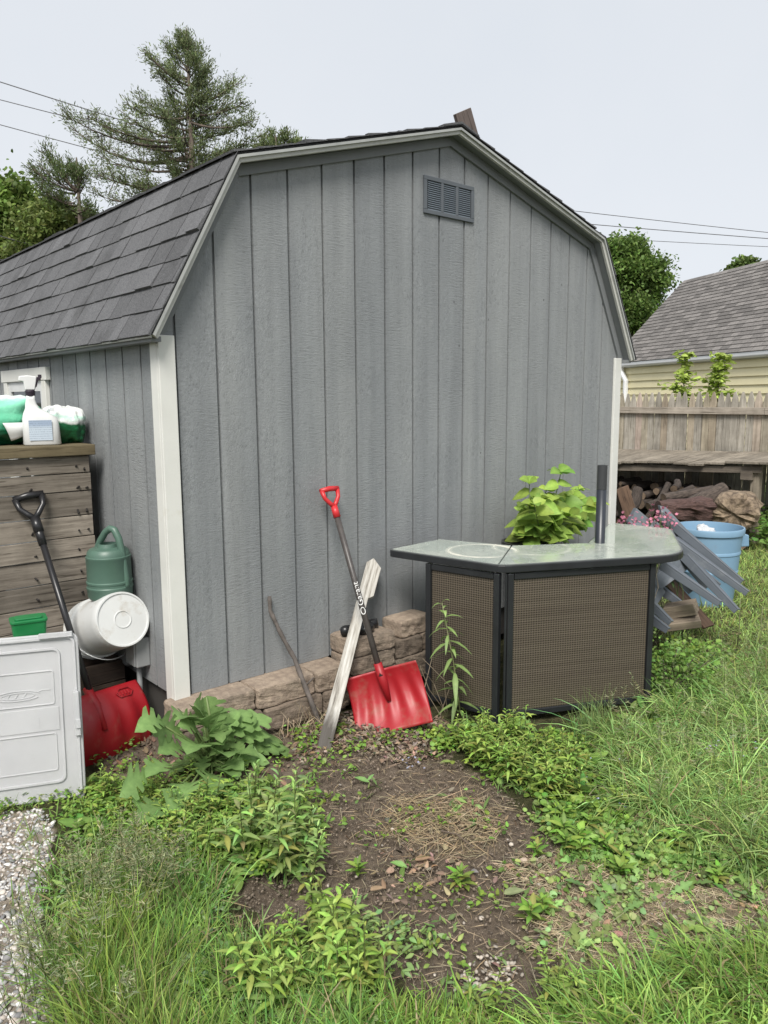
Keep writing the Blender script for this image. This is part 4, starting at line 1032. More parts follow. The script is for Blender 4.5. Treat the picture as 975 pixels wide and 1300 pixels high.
def straw(q, L, base, zhi=.25):
    n = len(q); D = rdir(n, -.05, zhi); return leafset(onground(q)+np.array([0, 0, .012]), D, rdir(n, .2, 1), L, .0022, BLADE, rng.uniform(-.1, .35, n), vary(base, n, .25, .06))
R1s = gpoly([(838, 905), (985, 820), (1100, 830), (1100, 1120), (900, 1085), (770, 1000)]); R2s = gpoly([(840, 795), (950, 690), (1150, 660), (985, 850), (850, 880)]); R7s = gpoly([(85, 1085), (260, 1060), (285, 1180), (480, 1265), (480, 1400), (95, 1400)])
sets = [straw(scatter(thatchP, 5200, .1), rng.uniform(.02, .09, 5200), (.42, .35, .24)), straw(scatter(thatch2P, 1000, .08), rng.uniform(.03, .12, 1000), (.36, .285, .18)), straw(scatter(soilP, 1500), rng.uniform(.015, .09, 1500), (.33, .265, .18)), straw(scatter(R1s, 2500, .1), rng.uniform(.05, .16, 2500), (.42, .36, .22)), straw(scatter(R2s, 1500, .1), rng.uniform(.05, .12, 1500), (.42, .36, .22)), straw(scatter(R7s, 1300, .1), rng.uniform(.05, .14, 1300), (.38, .31, .19)),
        straw(scatter(holeP, 200, .05), rng.uniform(.03, .1, 200), (.33, .26, .17)), straw(scatter(litterP, 400, .1), rng.uniform(.03, .12, 400), (.28, .22, .15))]
# dry stalks standing in front of the block wall
q = np.column_stack([rng.uniform(.38, .66, 90), rng.uniform(-.30, -.2, 90)]); n = len(q)
D = np.column_stack([rng.normal(.1, .35, n), rng.normal(.05, .25, n), rng.uniform(.6, 1, n)]); sets.append(leafset(onground(q), D, rdir(n, .1, .6), rng.uniform(.1, .28, n), .003, BLADE, rng.uniform(.1, .8, n), vary((.40, .33, .23), n, .2, .05)))
V, F, cc = join(sets); tag(link('dry_straw', npmesh('dry_straw', V, F, cc), M_dead, None), 'dry straw coloured thatch lying over the soil', 'straw', kind='stuff')
# ------------------------------------------------------------------ grass
def grass(poly, n, L, wd, col, lean=(0, 0), spread=.45, droop=.5, clump=0, amt=.22, wobble=.06, mask=True):
    q = scatter(poly, n, wobble)
    if clump:
        cs = scatter(poly, clump, wobble); q = cs[rng.integers(0, clump, n)]+rng.normal(0, .035, (n, 2)); cl_ = rng.normal(0, .35, (clump, 2))
    if mask:
        q = q[clear(q)]; keep = (softmask(soilP, q[:, 0], q[:, 1]) < .5) & (softmask(gravP, q[:, 0], q[:, 1], .03) < .5); q = q[keep]
    m_ = len(q); Ls = np.clip(rng.normal(L, L*.3, m_), L*.3, L*1.8)*(1+.3*wob(q[:, 0], q[:, 1], 4.))
    D = np.column_stack([rng.normal(lean[0], spread, m_)+.5*lean[0]*wob(q[:, 0], q[:, 1], 5), rng.normal(lean[1], spread, m_)+.25*wob(q[:, 1], q[:, 0], 4.4), np.ones(m_)])
    c_ = vary(tuple(np.array(col)*np.array([1.02, 1.09, 1.18])), m_, amt+.06, .12); dry = rng.random(m_) < .10; c_[dry] = vary((.34, .28, .16), dry.sum(), .2, .05)
    c_ *= (1+.30*wob(q[:, 0], q[:, 1], 2.7, 1.)+.15*wob(q[:, 0], q[:, 1], 7.7, 3.))[:, None]
    ups = np.column_stack([rng.normal(0, 1, m_), rng.normal(0, 1, m_), np.full(m_, .3)])
    return leafset(onground(q), D, ups, Ls, wd*rng.uniform(.45, 1.7, m_), BLADE, droop*rng.uniform(.3, 1.5, m_), c_)
G1 = (.20, .31, .085); G2 = (.23, .34, .08); G3 = (.13, .21, .08); GY = (.17, .21, .05)
sets = []
R1 = gpoly([(838, 905), (900, 860), (985, 820), (1100, 830), (1100, 1120), (985, 1100), (900, 1085), (800, 1050), (765, 990), (770, 930)])
sets.append(grass(R1, 24000, .25, .0040, (.33, .45, .14), (-.5, -.12), .55, .75, 420))
R2 = gpoly([(840, 795), (905, 750), (950, 690), (1150, 660), (1250, 800), (985, 850), (850, 880)])
sets.append(grass(R2, 24000, .085, .0045, (.32, .42, .11), (0, 0), .5, .4))
R3 = gpoly([(545, 925), (640, 925), (700, 930), (760, 920), (830, 910), (850, 1040), (740, 1050), (650, 1005), (590, 960)])
sets.append(grass(R3, 3200, .11, .0035, G1, (-.1, -.1), .5, .5, 90))
R4 = gpoly([(690, 1030), (800, 1040), (985, 1080), (985, 1130), (870, 1110), (720, 1095)])
sets.append(grass(R4, 2600, .075, .0032, G2, (-.2, -.1), .6, .6, 160))
R5 = gpoly([(700, 1310), (780, 1275), (880, 1235), (985, 1205), (1100, 1200), (1100, 1400), (660, 1400), (670, 1310)])
sets.append(grass(R5, 8000, .18, .0044, (.27, .40, .09), (-.35, .15), .5, .7, 170))
R6 = gpoly([(490, 1292), (560, 1285), (650, 1290), (660, 1420), (470, 1420)])
sets.append(grass(R6, 2600, .11, .0036, (.26, .38, .08), (0, .1), .4, .5, 60))
R7e = gpoly([(48, 1050), (84, 1050), (92, 1200), (100, 1400), (56, 1400), (44, 1200)]); sets.append(grass(R7e, 500, .13, .003, (.22, .33, .08), (.0, .05), .5, .5, 34, mask=False))
R7 = gpoly([(85, 1085), (180, 1060), (260, 1060), (285, 1180), (330, 1230), (480, 1265), (480, 1400), (95, 1400), (80, 1250)])
sets.append(grass(R7, 9500, .15, .0034, (.22, .35, .08), (.05, .1), .42, .45, 230))
R7b = gpoly([(95, 1180), (170, 1165), (230, 1250), (230, 1400), (90, 1400)])
sets.append(grass(R7b, 2600, .22, .0028, (.26, .35, .075), (.05, .15), .35, .4, 60))
R8 = gpoly([(110, 1000), (250, 1005), (400, 1000), (420, 1095), (330, 1130), (250, 1080), (110, 1075)])
sets.append(grass(R8, 2600, .08, .003, G1, (0, 0), .5, .5, 120))
R9 = gpoly([(640, 1110), (760, 1095), (985, 1150), (985, 1200), (760, 1250), (690, 1220)])
sets.append(grass(R9, 900, .05, .003, G2, (0, 0), .7, .6, 60))
R10 = gpoly([(-10, 1005), (60, 1000), (120, 1000), (118, 1045), (40, 1040), (-10, 1045)]); sets.append(grass(R10, 900, .05, .0028, G2, (0, 0), .6, .5, 40, mask=False))
# the rest of the yard, thinner, for the parts at the edges of the view
yard = [(3.0, -3.5), (9.5, -3.5), (9.5, 4), (4.1, 4), (4.1, .2), (2.9, -.6)]
sets.append(grass(yard, 26000, .10, .0055, (.22, .28, .085), (0, 0), .5, .45))
front = [(-.3, -3.6), (3.1, -3.6), (3.1, -2.2), (.6, -2.4), (-.4, -2.1)]
sets.append(grass(front, 9000, .13, .004, G2, (0, 0), .5, .5, 200))
V, F, cc = join(sets); tag(link('grass', npmesh('grass', V, F, cc), M_grass, None), 'long and short yard grass around the bare soil', 'grass', kind='stuff')
# feathery seed heads over the fescue
q = np.concatenate([scatter(gpoly([(85, 1140), (220, 1120), (240, 1180), (110, 1230)]), 90), scatter(R1, 110), scatter(gpoly([(20, 1230), (120, 1230), (160, 1330), (20, 1330)]), 30)])
n = len(q); A_ = onground(q); D = unit(np.column_stack([rng.normal(0, .22, n), rng.normal(0, .2, n), np.ones(n)])); L = rng.uniform(.2, .34, n); T = A_+D*L[:, None]
sets = [stemset(A_, T, .0012, (.13, .17, .06))]
for k in range(34):
    f_ = rng.uniform(.62, 1.02, n); P = A_+D*(L*f_)[:, None]; d2 = rdir(n, -.1, .7); l2 = rng.uniform(.008, .03, n)*(1.25-f_)*2.2
    sets.append(leafset(P+d2*l2[:, None]*.3, d2, rdir(n), l2, .0028, CARD, 0., vary((.30, .32, .18), n, .2, .1)))
V, F, cc = join(sets); tag(link('grass_seed_heads', npmesh('grass_seed_heads', V, F, cc), M_grass, None), 'feathery pale seed heads standing over the grass', 'grass', kind='stuff')
# ------------------------------------------------------------------ low ground cover
def cover(poly, n, L, col, prof=ROUND, asp=.9, h=.03, wobble=.08, tilt=(.2, .9), clump=0, up=.55):
    q = scatter(poly, n, wobble)
    if clump: cs = scatter(poly, clump, wobble); q = cs[rng.integers(0, clump, n)]+rng.normal(0, .03, (n, 2))
    q = q[clear(q, .03)]; m_ = len(q); P = onground(q); P[:, 2] += rng.uniform(.3, 1., m_)*h
    D = rdir(m_, -.1, tilt[1]-.3); U = rdir(m_, up, 1.); Ls = L*rng.uniform(.55, 1.35, m_)
    return leafset(P, D, U, Ls, Ls*asp, prof, rng.uniform(0, .4, m_), vary(col, m_, .25, .12), .18)
LG = (.18, .29, .055); MG = (.12, .22, .06); PG = (.25, .34, .13)
sets = [cover(R3, 2600, .022, LG, clump=90, h=.06), cover(R4, 2300, .02, (.20, .31, .085), clump=200, h=.035), cover(R8, 2400, .026, LG, LANCE, .45, .07, clump=90), cover(R9, 500, .02, PG, clump=60),
        cover(R7, 3500, .017, (.22, .30, .14), OVATE, .6, .06, clump=200), cover(R1, 1500, .018, MG, clump=80, h=.05), cover(R10, 700, .018, LG, OVATE, .6, .05, clump=35),
        cover(gpoly([(545, 930), (600, 935), (640, 960), (560, 955)]), 700, .02, LG, clump=25, h=.06), cover(soilP, 420, .02, LG, OVATE, .6, .03, clump=34), cover(soilP, 70, .06, (.20, .31, .10), LANCE, .3, .02, clump=12), cover(gpoly([(430, 1150), (640, 1190), (690, 1260), (560, 1270), (440, 1220)]), 420, .03, (.22, .32, .11), LANCE, .4, .03, clump=26),
        cover(gpoly([(940, 640), (1010, 640), (1010, 705), (945, 700)]), 1600, .07, (.14, .25, .06), OVATE, .8, .32), cover(R5, 900, .028, LG, OVATE, .6, .06, clump=40),
        cover(R4, 170, .075, (.20, .32, .09), LOBED, .32, .03, clump=30), cover(R9, 160, .08, (.22, .34, .11), LOBED, .32, .02, clump=14), cover(R7, 500, .08, (.19, .31, .09), LANCE, .22, .05, clump=40), cover(R3, 300, .08, (.18, .30, .08), OVATE, .4, .05, clump=20), cover(R8, 300, .07, (.19, .31, .08), OVATE, .45, .05, clump=20), cover(R1, 2200, .016, (.20, .31, .12), ROUND, 1., .07, clump=60),
        cover(gpoly([(395, 920), (560, 915), (560, 960), (400, 975)]), 240, .022, LG, OVATE, .7, .04, clump=22)]
sets.append(cover(litter2P, 700, .024, LG, LANCE, .5, .06, clump=40))
V, F, cc = join(sets); tag(link('ground_cover', npmesh('ground_cover', V, F, cc), M_leaf, None), 'low mixed broadleaf ground cover on the yard', 'ground cover', kind='stuff')
# small blue flowers
q = np.concatenate([scatter(gpoly([(880, 955), (975, 955), (975, 985), (890, 985)]), 16), scatter(gpoly([(510, 985), (540, 985), (540, 995), (510, 995)]), 10), scatter(gpoly([(690, 965), (790, 960), (800, 1050), (720, 1040)]), 18)])
n = len(q); P = onground(q)+np.column_stack([np.zeros(n), np.zeros(n), rng.uniform(.05, .12, n)])
sets = [leafset(P, rdir(n, 0, .5), rdir(n, .3, 1), rng.uniform(.005, .008, n), .006, ROUND, 0., vary((.45, .46, .60), n, .15, .05)) for _ in range(4)]
V, F, cc = join(sets); tag(link('wild_flowers', npmesh('wild_flowers', V, F, cc), M_leaf, None), 'tiny pale violet blue flowers scattered in the grass', 'flowers', kind='stuff')
# ------------------------------------------------------------------ leafy weeds, one object each
def weed_sets(h, nl, L, wd, prof=LANCE, droop=.5, col=(.13, .22, .035), stems=1, spread=.05, rseed=0, rise=.5, tip=True):
    r = np.random.default_rng(rseed); sets = []
    for s in range(stems):
        b0 = np.array([r.normal(0, spread*.5), r.normal(0, spread*.5), -.01]); hh = h*r.uniform(.7, 1.1); tp = b0+np.array([r.normal(0, spread), r.normal(0, spread), hh])
        mid_ = (b0+tp)/2+r.normal(0, h*.03, 3)
        sets.append(stemset([b0, mid_], [mid_, tp], [.0032, .0026], (.16, .20, .07)))
        n = nl; f_ = np.linspace(.12, 1, n); P = np.where((f_ < .5)[:, None], b0+(mid_-b0)*(f_*2)[:, None], mid_+(tp-mid_)*(f_*2-1)[:, None])
        az = np.arange(n)*2.4+r.uniform(0, 6); ele = rise+r.normal(0, .2, n)+(f_ > .85)*.55
        D = np.column_stack([np.cos(az), np.sin(az), ele]); Ls = L*(.55+.75*np.sin(PI*np.clip(f_*.8+.12, 0, 1)))*r.uniform(.8, 1.2, n)*np.where(f_ > .9, .7, 1)
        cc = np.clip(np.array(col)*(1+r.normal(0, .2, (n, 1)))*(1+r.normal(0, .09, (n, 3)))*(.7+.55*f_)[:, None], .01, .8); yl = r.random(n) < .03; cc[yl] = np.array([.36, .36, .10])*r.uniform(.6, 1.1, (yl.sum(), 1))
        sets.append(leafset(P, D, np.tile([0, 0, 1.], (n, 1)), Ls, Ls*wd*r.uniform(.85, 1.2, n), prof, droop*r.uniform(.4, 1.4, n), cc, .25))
    return join(sets)
def weed_protos(k, **kw):
    out_ = []
    for i in range(k):
        V, F, cc = weed_sets(rseed=i*7+kw.pop('seed0', 1) if 'seed0' in kw else i*7+3, **kw); out_.append(npmesh('weed_leaves', V, F, cc))
        out_[-1].materials.append(M_leaf)
    return out_
def plant_weeds(protos, px, label, group, name='leafy_weed', smin=.75, smax=1.2, world=None):
    pts = [atz(u, v, 0.)[:2] for u, v in px] if world is None else world
    for i, p in enumerate(pts):
        protos_i = protos[(i*7+len(px or ()))%len(protos)]
        o = bpy.data.objects.new(name, protos[i % len(protos)]); C.objects.link(o)
        z = float(gz(np.array([p[0]]), np.array([p[1]]))[0])
        o.location = (float(p[0]), float(p[1]), z); o.rotation_euler = (random.uniform(-.12, .12), random.uniform(-.12, .12), random.uniform(0, 6.28)); s = random.uniform(smin, smax); o.scale = (s, s, s)
        tag(o, label, 'weed', group)
def jit(poly, n): return [(tuple(p)) for p in scatter(gpoly(poly), n, .03)]
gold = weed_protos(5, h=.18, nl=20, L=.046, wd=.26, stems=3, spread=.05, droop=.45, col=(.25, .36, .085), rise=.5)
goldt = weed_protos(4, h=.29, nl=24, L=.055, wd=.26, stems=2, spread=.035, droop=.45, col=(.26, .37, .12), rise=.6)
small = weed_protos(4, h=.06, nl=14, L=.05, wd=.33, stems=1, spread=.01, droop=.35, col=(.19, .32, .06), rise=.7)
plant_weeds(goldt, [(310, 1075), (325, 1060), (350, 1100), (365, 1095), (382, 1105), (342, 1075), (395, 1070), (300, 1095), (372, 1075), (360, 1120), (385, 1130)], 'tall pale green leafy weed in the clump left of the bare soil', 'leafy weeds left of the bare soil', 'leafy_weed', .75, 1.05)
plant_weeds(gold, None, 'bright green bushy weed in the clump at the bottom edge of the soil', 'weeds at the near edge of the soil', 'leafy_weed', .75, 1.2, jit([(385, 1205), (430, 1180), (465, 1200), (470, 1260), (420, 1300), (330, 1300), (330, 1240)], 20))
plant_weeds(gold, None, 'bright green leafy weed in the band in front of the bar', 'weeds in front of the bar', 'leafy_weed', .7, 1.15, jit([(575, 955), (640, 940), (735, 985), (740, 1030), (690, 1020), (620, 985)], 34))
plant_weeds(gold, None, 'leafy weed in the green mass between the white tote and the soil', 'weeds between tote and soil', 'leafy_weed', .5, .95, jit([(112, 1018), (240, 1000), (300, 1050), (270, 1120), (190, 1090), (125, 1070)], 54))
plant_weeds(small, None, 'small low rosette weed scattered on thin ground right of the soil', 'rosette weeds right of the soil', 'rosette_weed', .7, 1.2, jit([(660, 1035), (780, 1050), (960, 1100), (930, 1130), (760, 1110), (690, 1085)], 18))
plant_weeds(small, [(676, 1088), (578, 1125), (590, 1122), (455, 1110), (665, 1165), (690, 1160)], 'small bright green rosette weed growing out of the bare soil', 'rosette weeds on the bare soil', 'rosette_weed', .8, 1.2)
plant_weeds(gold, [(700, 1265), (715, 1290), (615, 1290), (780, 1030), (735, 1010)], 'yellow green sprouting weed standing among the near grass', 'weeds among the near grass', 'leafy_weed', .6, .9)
# tall weed before the bar
def tall_weed(base, tip, n, L, wd, label, col, seed, name='tall_weed', prof=LANCE, droop=.7, r0=.0045):
    r = np.random.default_rng(seed); base = np.array(base); tip = np.array(tip); t = thing(name, label, 'weed', base)
    mid_ = (base+tip)/2+np.array([.012, 0, 0]); mb = MB(); mb.tube([base, mid_, tip], [r0, r0*.75, r0*.4], 7); mb.build('stem', mk(name+'_stem', (.20, .21, .10), rough=.6), t, smooth=True)
    f_ = np.linspace(.06, 1, n); P = np.where((f_ < .5)[:, None], base+(mid_-base)*(f_*2)[:, None], mid_+(tip-mid_)*(f_*2-1)[:, None])
    az = np.arange(n)*2.4+r.uniform(0, 6); D = np.column_stack([np.cos(az), np.sin(az), .15+.9*(f_ > .9)+r.normal(.1, .25, n)]); Ls = L*r.uniform(.7, 1.2, n)*np.where(f_ > .9, .8, 1)
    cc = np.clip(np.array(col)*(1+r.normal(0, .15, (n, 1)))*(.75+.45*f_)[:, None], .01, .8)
    V, F, c2 = leafset(P, D, np.tile([0, 0, 1.], (n, 1)), Ls, Ls*wd, prof, droop*r.uniform(.4, 1.4, n), cc, .2)
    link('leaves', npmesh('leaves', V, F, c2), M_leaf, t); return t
b_ = atz(586, 918, 0.); dd = (b_-CAM)@HEAD; tall_weed(b_, atd(561, 765, dd-.02), 40, .10, .25, 'tall thin single stemmed weed in front of the woven panel', (.20, .29, .10), 4)
b_ = atz(935, 835, 0.); dd = (b_-CAM)@HEAD; tall_weed(b_, atd(940, 755, dd), 20, .11, .16, 'tall pale thin weed stem in the grass right of the chairs', (.20, .28, .07), 8)
b_ = atz(962, 830, 0.); dd = (b_-CAM)@HEAD; tall_weed(b_, atd(968, 770, dd), 14, .10, .14, 'pale wispy weed stem at the right edge of the grass', (.21, .28, .08), 12)
# tall grass tuft before the bar's right panel
q = atz(752, 935, 0.)[:2]+rng.normal(0, .03, (170, 2)); n = len(q)
D = np.column_stack([rng.normal(0, .18, n), rng.normal(0, .18, n), np.ones(n)])
V, F, cc = leafset(onground(q), D, rdir(n, .1, .6), rng.uniform(.12, .33, n), .0034, BLADE, rng.uniform(.05, .5, n), vary((.23, .31, .12), n, .2, .08))
tag(link('grass_tuft', npmesh('grass_tuft', V, F, cc), M_grass, None), 'upright tuft of tall grass in front of the right woven panel', 'grass')
# big lobed-leaf weed by the shed corner
lb = np.array([.02, -.27, 0.]); lob = thing('lobed_weed', 'large deeply lobed leafy weed growing by the shed corner blocks', 'weed', lb)
r = np.random.default_rng(21); sets = []; st = MB()
for (u, v, yy) in ((262, 885, -.26), (232, 905, -.30), (300, 905, -.24)): st.tube([lb+r.normal(0, .02, 3)*[1, 1, 0], (lb+aty(u, v, yy))/2+r.normal(0, .01, 3), aty(u, v, yy)], [.010, .008, .004], 8)
tips = [(262, 878, -.24, .8), (285, 892, -.28, .4), (305, 900, -.28, .4), (240, 890, -.30, .5), (325, 908, -.30, .3), (222, 908, -.36, .3), (270, 905, -.36, .4), (345, 925, -.34, .2), (165, 912, -.40, .0), (190, 920, -.36, .1), (243, 878, -.34, .3), (215, 895, -.34, .2), (255, 900, -.42, .3), (270, 1000, -.55, .2), (290, 955, -.5, .2), (330, 950, -.45, .2), (345, 905, -.3, .2), (320, 895, -.26, .2), (360, 955, -.36, .2), (375, 990, -.38, .1), (300, 990, -.5, .1), (150, 1000, -.55, .1), (185, 980, -.5, .1), (225, 1015, -.6, .1), (255, 1020, -.6, .1), (200, 950, -.42, .1), (262, 870, -.25, .8), (285, 930, -.42, .3), (310, 970, -.48, .2), (340, 975, -.42, .2), (235, 945, -.48, .2), (360, 930, -.30, .2), (212, 1035, -.7, .1), (180, 1040, -.65, .1)]
for (u, v, yy, e_) in tips:
    T = aty(u, v, yy); D = T-lb; dist = np.linalg.norm(D); L = min(max(dist*.75, .10), .20)*r.uniform(.9, 1.1)
    dirn = unit(D*np.array([1, 1, .55])+np.array([0, 0, .02])); P = T-dirn*L*.9; P[2] = max(P[2], .03); st.tube([lb+r.normal(0, .015, 3)*[1, 1, 0], (lb+P)/2+np.array([0, 0, .03]), P+dirn*.01], [.006, .005, .003], 6)
    droop = r.uniform(.2, .6); dirn = dirn+np.array([0, 0, droop*.7])
    cc = np.clip(np.array([.19, .31, .105])*(1+r.normal(0, .15)), .02, .6)
    sets.append(leafset([P], [dirn], [[r.normal(0, .3), r.normal(-.35, .25), 1]], [L], [L*r.uniform(.66, .85)], LOBED, [droop], [cc], .3))
for k in range(22):
    P = lb+np.array([r.normal(0, .05), r.normal(0, .03), r.uniform(.0, .2)]); a_ = r.uniform(0, 2*PI); D = np.array([math.cos(a_), math.sin(a_)*.6-.35, r.uniform(.0, .5)])
    L = r.uniform(.09, .15); sets.append(leafset([P], [D], [[0, 0, 1]], [L], [L*.75], LOBED, [.5], [np.clip(np.array([.17, .27, .09])*(1+r.normal(0, .15)), .02, .6)], .2))
V, F, cc = join(sets); link('leaves', npmesh('leaves', V, F, cc), M_leaf, lob); st.build('stem', mk('weed_stem_green', (.16, .22, .075), rough=.55), lob, smooth=True)
# bushy small-leaved shrub right of the bar
def bushy(ctr, rad, n, L, col, name, label, cat='plant', asp=.75, seed=1, zc=.5, prof=OVATE):
    r = np.random.default_rng(seed); t = thing(name, label, cat, (ctr[0], ctr[1], 0)); d = r.normal(0, 1, (n, 3)); d = unit(d)*(r.uniform(.35, 1, n)**.5)[:, None]
    lump = 1+.25*np.sin(d[:, 0]*5+seed)+.2*np.sin(d[:, 1]*6+2*seed)+.2*np.sin(d[:, 2]*7)
    P = np.array([ctr[0], ctr[1], rad[2]*zc*2*.5])+d*np.array(rad)*lump[:, None]; P[:, 2] = np.maximum(P[:, 2], .02)
    D = unit(d+r.normal(0, .6, (n, 3))); Ls = L*r.uniform(.6, 1.3, n)
    cc = np.clip(np.array(col)*(1+r.normal(0, .25, (n, 1)))*(1+r.normal(0, .08, (n, 3))), .01, .8)
    V, F, c2 = leafset(P, D, np.column_stack([r.normal(0, .5, n), r.normal(0, .5, n), np.ones(n)]), Ls, Ls*asp, prof, .3, cc, .15); link('foliage', npmesh('foliage', V, F, c2), M_leaf, t)
    mb = MB(); b0 = np.array([ctr[0], ctr[1], 0])
    for k in range(7): mb.tube([b0+r.normal(0, .02, 3)*[1, 1, 0], b0+np.array([*(r.normal(0, .5, 2)*np.array(rad[:2])), rad[2]*1.2])], [.005, .002], 5)
    mb.build('stem', M_bark, t); return t
p = atz(845, 880, 0.); bushy(p, (.22, .2, .20), 1700, .026, (.15, .26, .06), 'leafy_bush', 'dense small leaved green bush at the right foot of the bar', seed=3)
p = atz(880, 850, 0.); bushy(p, (.20, .2, .12), 900, .03, (.19, .31, .07), 'leafy_bush', 'low green bush in front of the tangled grey chairs', seed=5)
# dead stalk and twigs
mb = MB(); b_ = atz(560, 905, .0)
for k in range(5): mb.tube([b_+np.array([rng.normal(0, .04), rng.normal(0, .03), 0]), b_+np.array([rng.normal(-.03, .05), rng.normal(0, .03), .16]), b_+np.array([rng.normal(-.06, .07), rng.normal(0, .04), .30])], [.0028, .002, .0012], 5)
tag(mb.build('dry_stalks', mk('dry_stalk', (.30, .24, .17), rough=.9)), 'cluster of dry weed stalks between the red blade and the bar', 'stalks')
for i, (u0, v0, u1, v1, rr_, lb_) in enumerate(((690, 1118, 735, 1098, .004, 'thin dark twig lying on dry ground right of the soil'), (150, 1012, 215, 1016, .005, 'brown twig lying under the lobed weed'), (560, 1055, 600, 1075, .003, 'thin pale twig lying across the bare soil'), (860, 885, 905, 900, .008, 'dark stick lying in the long grass by the bar'))):
    a_, c_ = atz(u0, v0, .012), atz(u1, v1, .014); mb = MB(); mb.tube([a_, (a_+c_)/2+np.array([.01, .01, .01]), c_], [rr_, rr_*.9, rr_*.5], 6)
    tag(mb.build('twig', mk('twig_bark', (.14, .105, .08), rough=.9)), lb_, 'twig')
# a few large fallen leaves
for (u, v, L, col, lb_) in ((640, 1135, .075, (.20, .23, .12), 'large pale green fallen leaf lying on thin ground'), (527, 1092, .06, (.25, .17, .11), 'curled brown leaf on the bare soil'), (770, 1128, .06, (.20, .26, .16), 'grey green fallen leaf right of the pale one'), (470, 1130, .05, (.28, .20, .13), 'flat tan leaf on the soil beside the bushy weeds')):
    P = atz(u, v, .015); V, F, cc = leafset([P], [[.8, -.4, .1]], [[0, 0, 1]], [L], [L*.5], OVATE, [.1], [col], .25)
    tag(link('fallen_leaf', npmesh('fallen_leaf', V, F, cc), M_dead, None), lb_, 'leaf')
# ================================================================== BARREL, CHAIRS, SCRAP
bc_ = atz(878, 772, 0.); bar_c = np.array([3.99, -.40, 0]); 
rimc = atd(900.5, 668, 5.95); bx, by, bz = float(rimc[0]), float(rimc[1]), float(rimc[2])
brl = thing('blue_barrel', 'light blue plastic trash barrel standing in the grass behind grey chairs', 'barrel', (bx, by, 0))
M_blue = mk('light_blue_plastic', (.22, .36, .49), (.18, .31, .44), 3, rough=.42, dirt=((.20, .27, .36), 8, .6, .85))
Tb = Matrix.Translation((bx, by, 0)); zr = bz+.0
pf = [(0, .0), (.195, .0), (.20, .02), (.222, zr*.42), (.226, zr*.43), (.226, zr*.45), (.223, zr*.46), (.232, zr*.66), (.237, zr*.67), (.237, zr*.70), (.234, zr*.71), (.243, zr-.05), (.256, zr-.048), (.260, zr-.01), (.256, zr), (.246, zr), (.242, zr-.02), (.215, .3), (.19, .02), (0, .015)]
MB().lathe(pf, 48, Tb).build('body', M_blue, brl, smooth=True).modifiers.new('e', 'EDGE_SPLIT').split_angle = .5
hd = np.array([math.cos(math.radians(-35)), math.sin(math.radians(-35))])
for s in (1, -1):
    cx_, cy_ = bx+hd[0]*.265*s, by+hd[1]*.265*s; mb = MB(); d_ = Vector((hd[0]*s, hd[1]*s, 0)); tn_ = Vector((-d_.y, d_.x, 0)); p0 = Vector((cx_, cy_, 0))
    mb.prism([p0-d_*.02+tn_*-.07+Vector((0, 0, zr-.05)), p0+d_*.035+tn_*-.06+Vector((0, 0, zr-.07)), p0+d_*.045+tn_*-.055+Vector((0, 0, zr-.16)), p0-d_*.03+tn_*-.065+Vector((0, 0, zr-.16))], tn_*.13)
    mb.build('handle', M_blue, brl, bevel=.008)
mb = MB(); c_ = Vector((bx-.14, by-.02, zr-.07))
mb.lathe([(0, 0)]+[(.075*math.sin(PI*q), .11*q) for q in np.linspace(.05, .95, 12)]+[(0, .11)], 28, Matrix.Translation(c_) @ Matrix.Rotation(.5, 4, 'X'))
mb.v = [tuple(Vector(p)+(Vector(p)-c_).normalized()*.03*mnoise.noise(Vector(p)*38)) for p in mb.v]
tag(mb.build('crumpled_bag', mk('white_film', (.70, .72, .74), (.5, .52, .55), 30, rough=.3, bump=.9, bscale=40, bdist=.02), smooth=True), 'crumpled white plastic bag inside the blue barrel', 'bag')
M_chair = mk('grey_resin', (.125, .142, .165), (.10, .115, .135), 5, rough=.5, dirt=((.22, .23, .24), 7, .55, .8))
def leg_bar(parent, p, q, w0, w1, t0=.05, up=(0.2, -.5, .8)):
    up = Vector(up); p = Vector([float(x) for x in p]); q = Vector([float(x) for x in q]); mb = MB()
    mb.bar(p, q, w0, .012, up, w1=w1, t1=.010)
    d = (q-p).normalized(); sd_ = d.cross(up).normalized(); u_ = sd_.cross(d)
    mb.bar(p+sd_*(w0/2-.006)-u_*(t0/2+.006), q+sd_*(w1/2-.006)-u_*(t0*.3+.005), .012, t0, up, w1=.010, t1=t0*.6)
    return mb.build('leg', M_chair, parent, bevel=.003)
D_ = atd
ch1 = thing('plastic_chair', 'upper grey plastic chair tipped over, dark back raised behind the bar', 'chair', D_(880, 740, 5.0)*[1, 1, 0], 'tangled grey plastic chairs')
leg_bar(ch1, D_(843, 650, 5.0), D_(944, 737, 4.75), .075, .028); leg_bar(ch1, D_(858, 682, 4.9), D_(951, 751, 4.6), .085, .028)
leg_bar(ch1, D_(830, 662, 5.25), D_(925, 735, 5.15), .07, .028); leg_bar(ch1, D_(836, 676, 5.2), D_(915, 742, 5.05), .07, .028)
mb = MB(); mb.prism([D_(838, 642, 5.05), D_(846, 644, 5.05), D_(872, 672, 4.98), D_(885, 690, 4.95), D_(862, 694, 4.9), D_(846, 680, 4.95)], (.02, .03, 0)); mb.build('backrest', M_chair, ch1, bevel=.003)
mb = MB(); mb.prism([D_(798, 662, 5.2), D_(808, 645, 5.2), D_(835, 668, 5.1), D_(862, 700, 4.95), D_(838, 704, 4.95), D_(806, 690, 5.1)], (.015, .03, .0)); mb.build('seat', M_chair, ch1, bevel=.003)
ch2 = thing('plastic_chair', 'middle grey plastic chair on its side, two long legs over the grass', 'chair', D_(880, 740, 4.8)*[1, 1, 0], 'tangled grey plastic chairs')
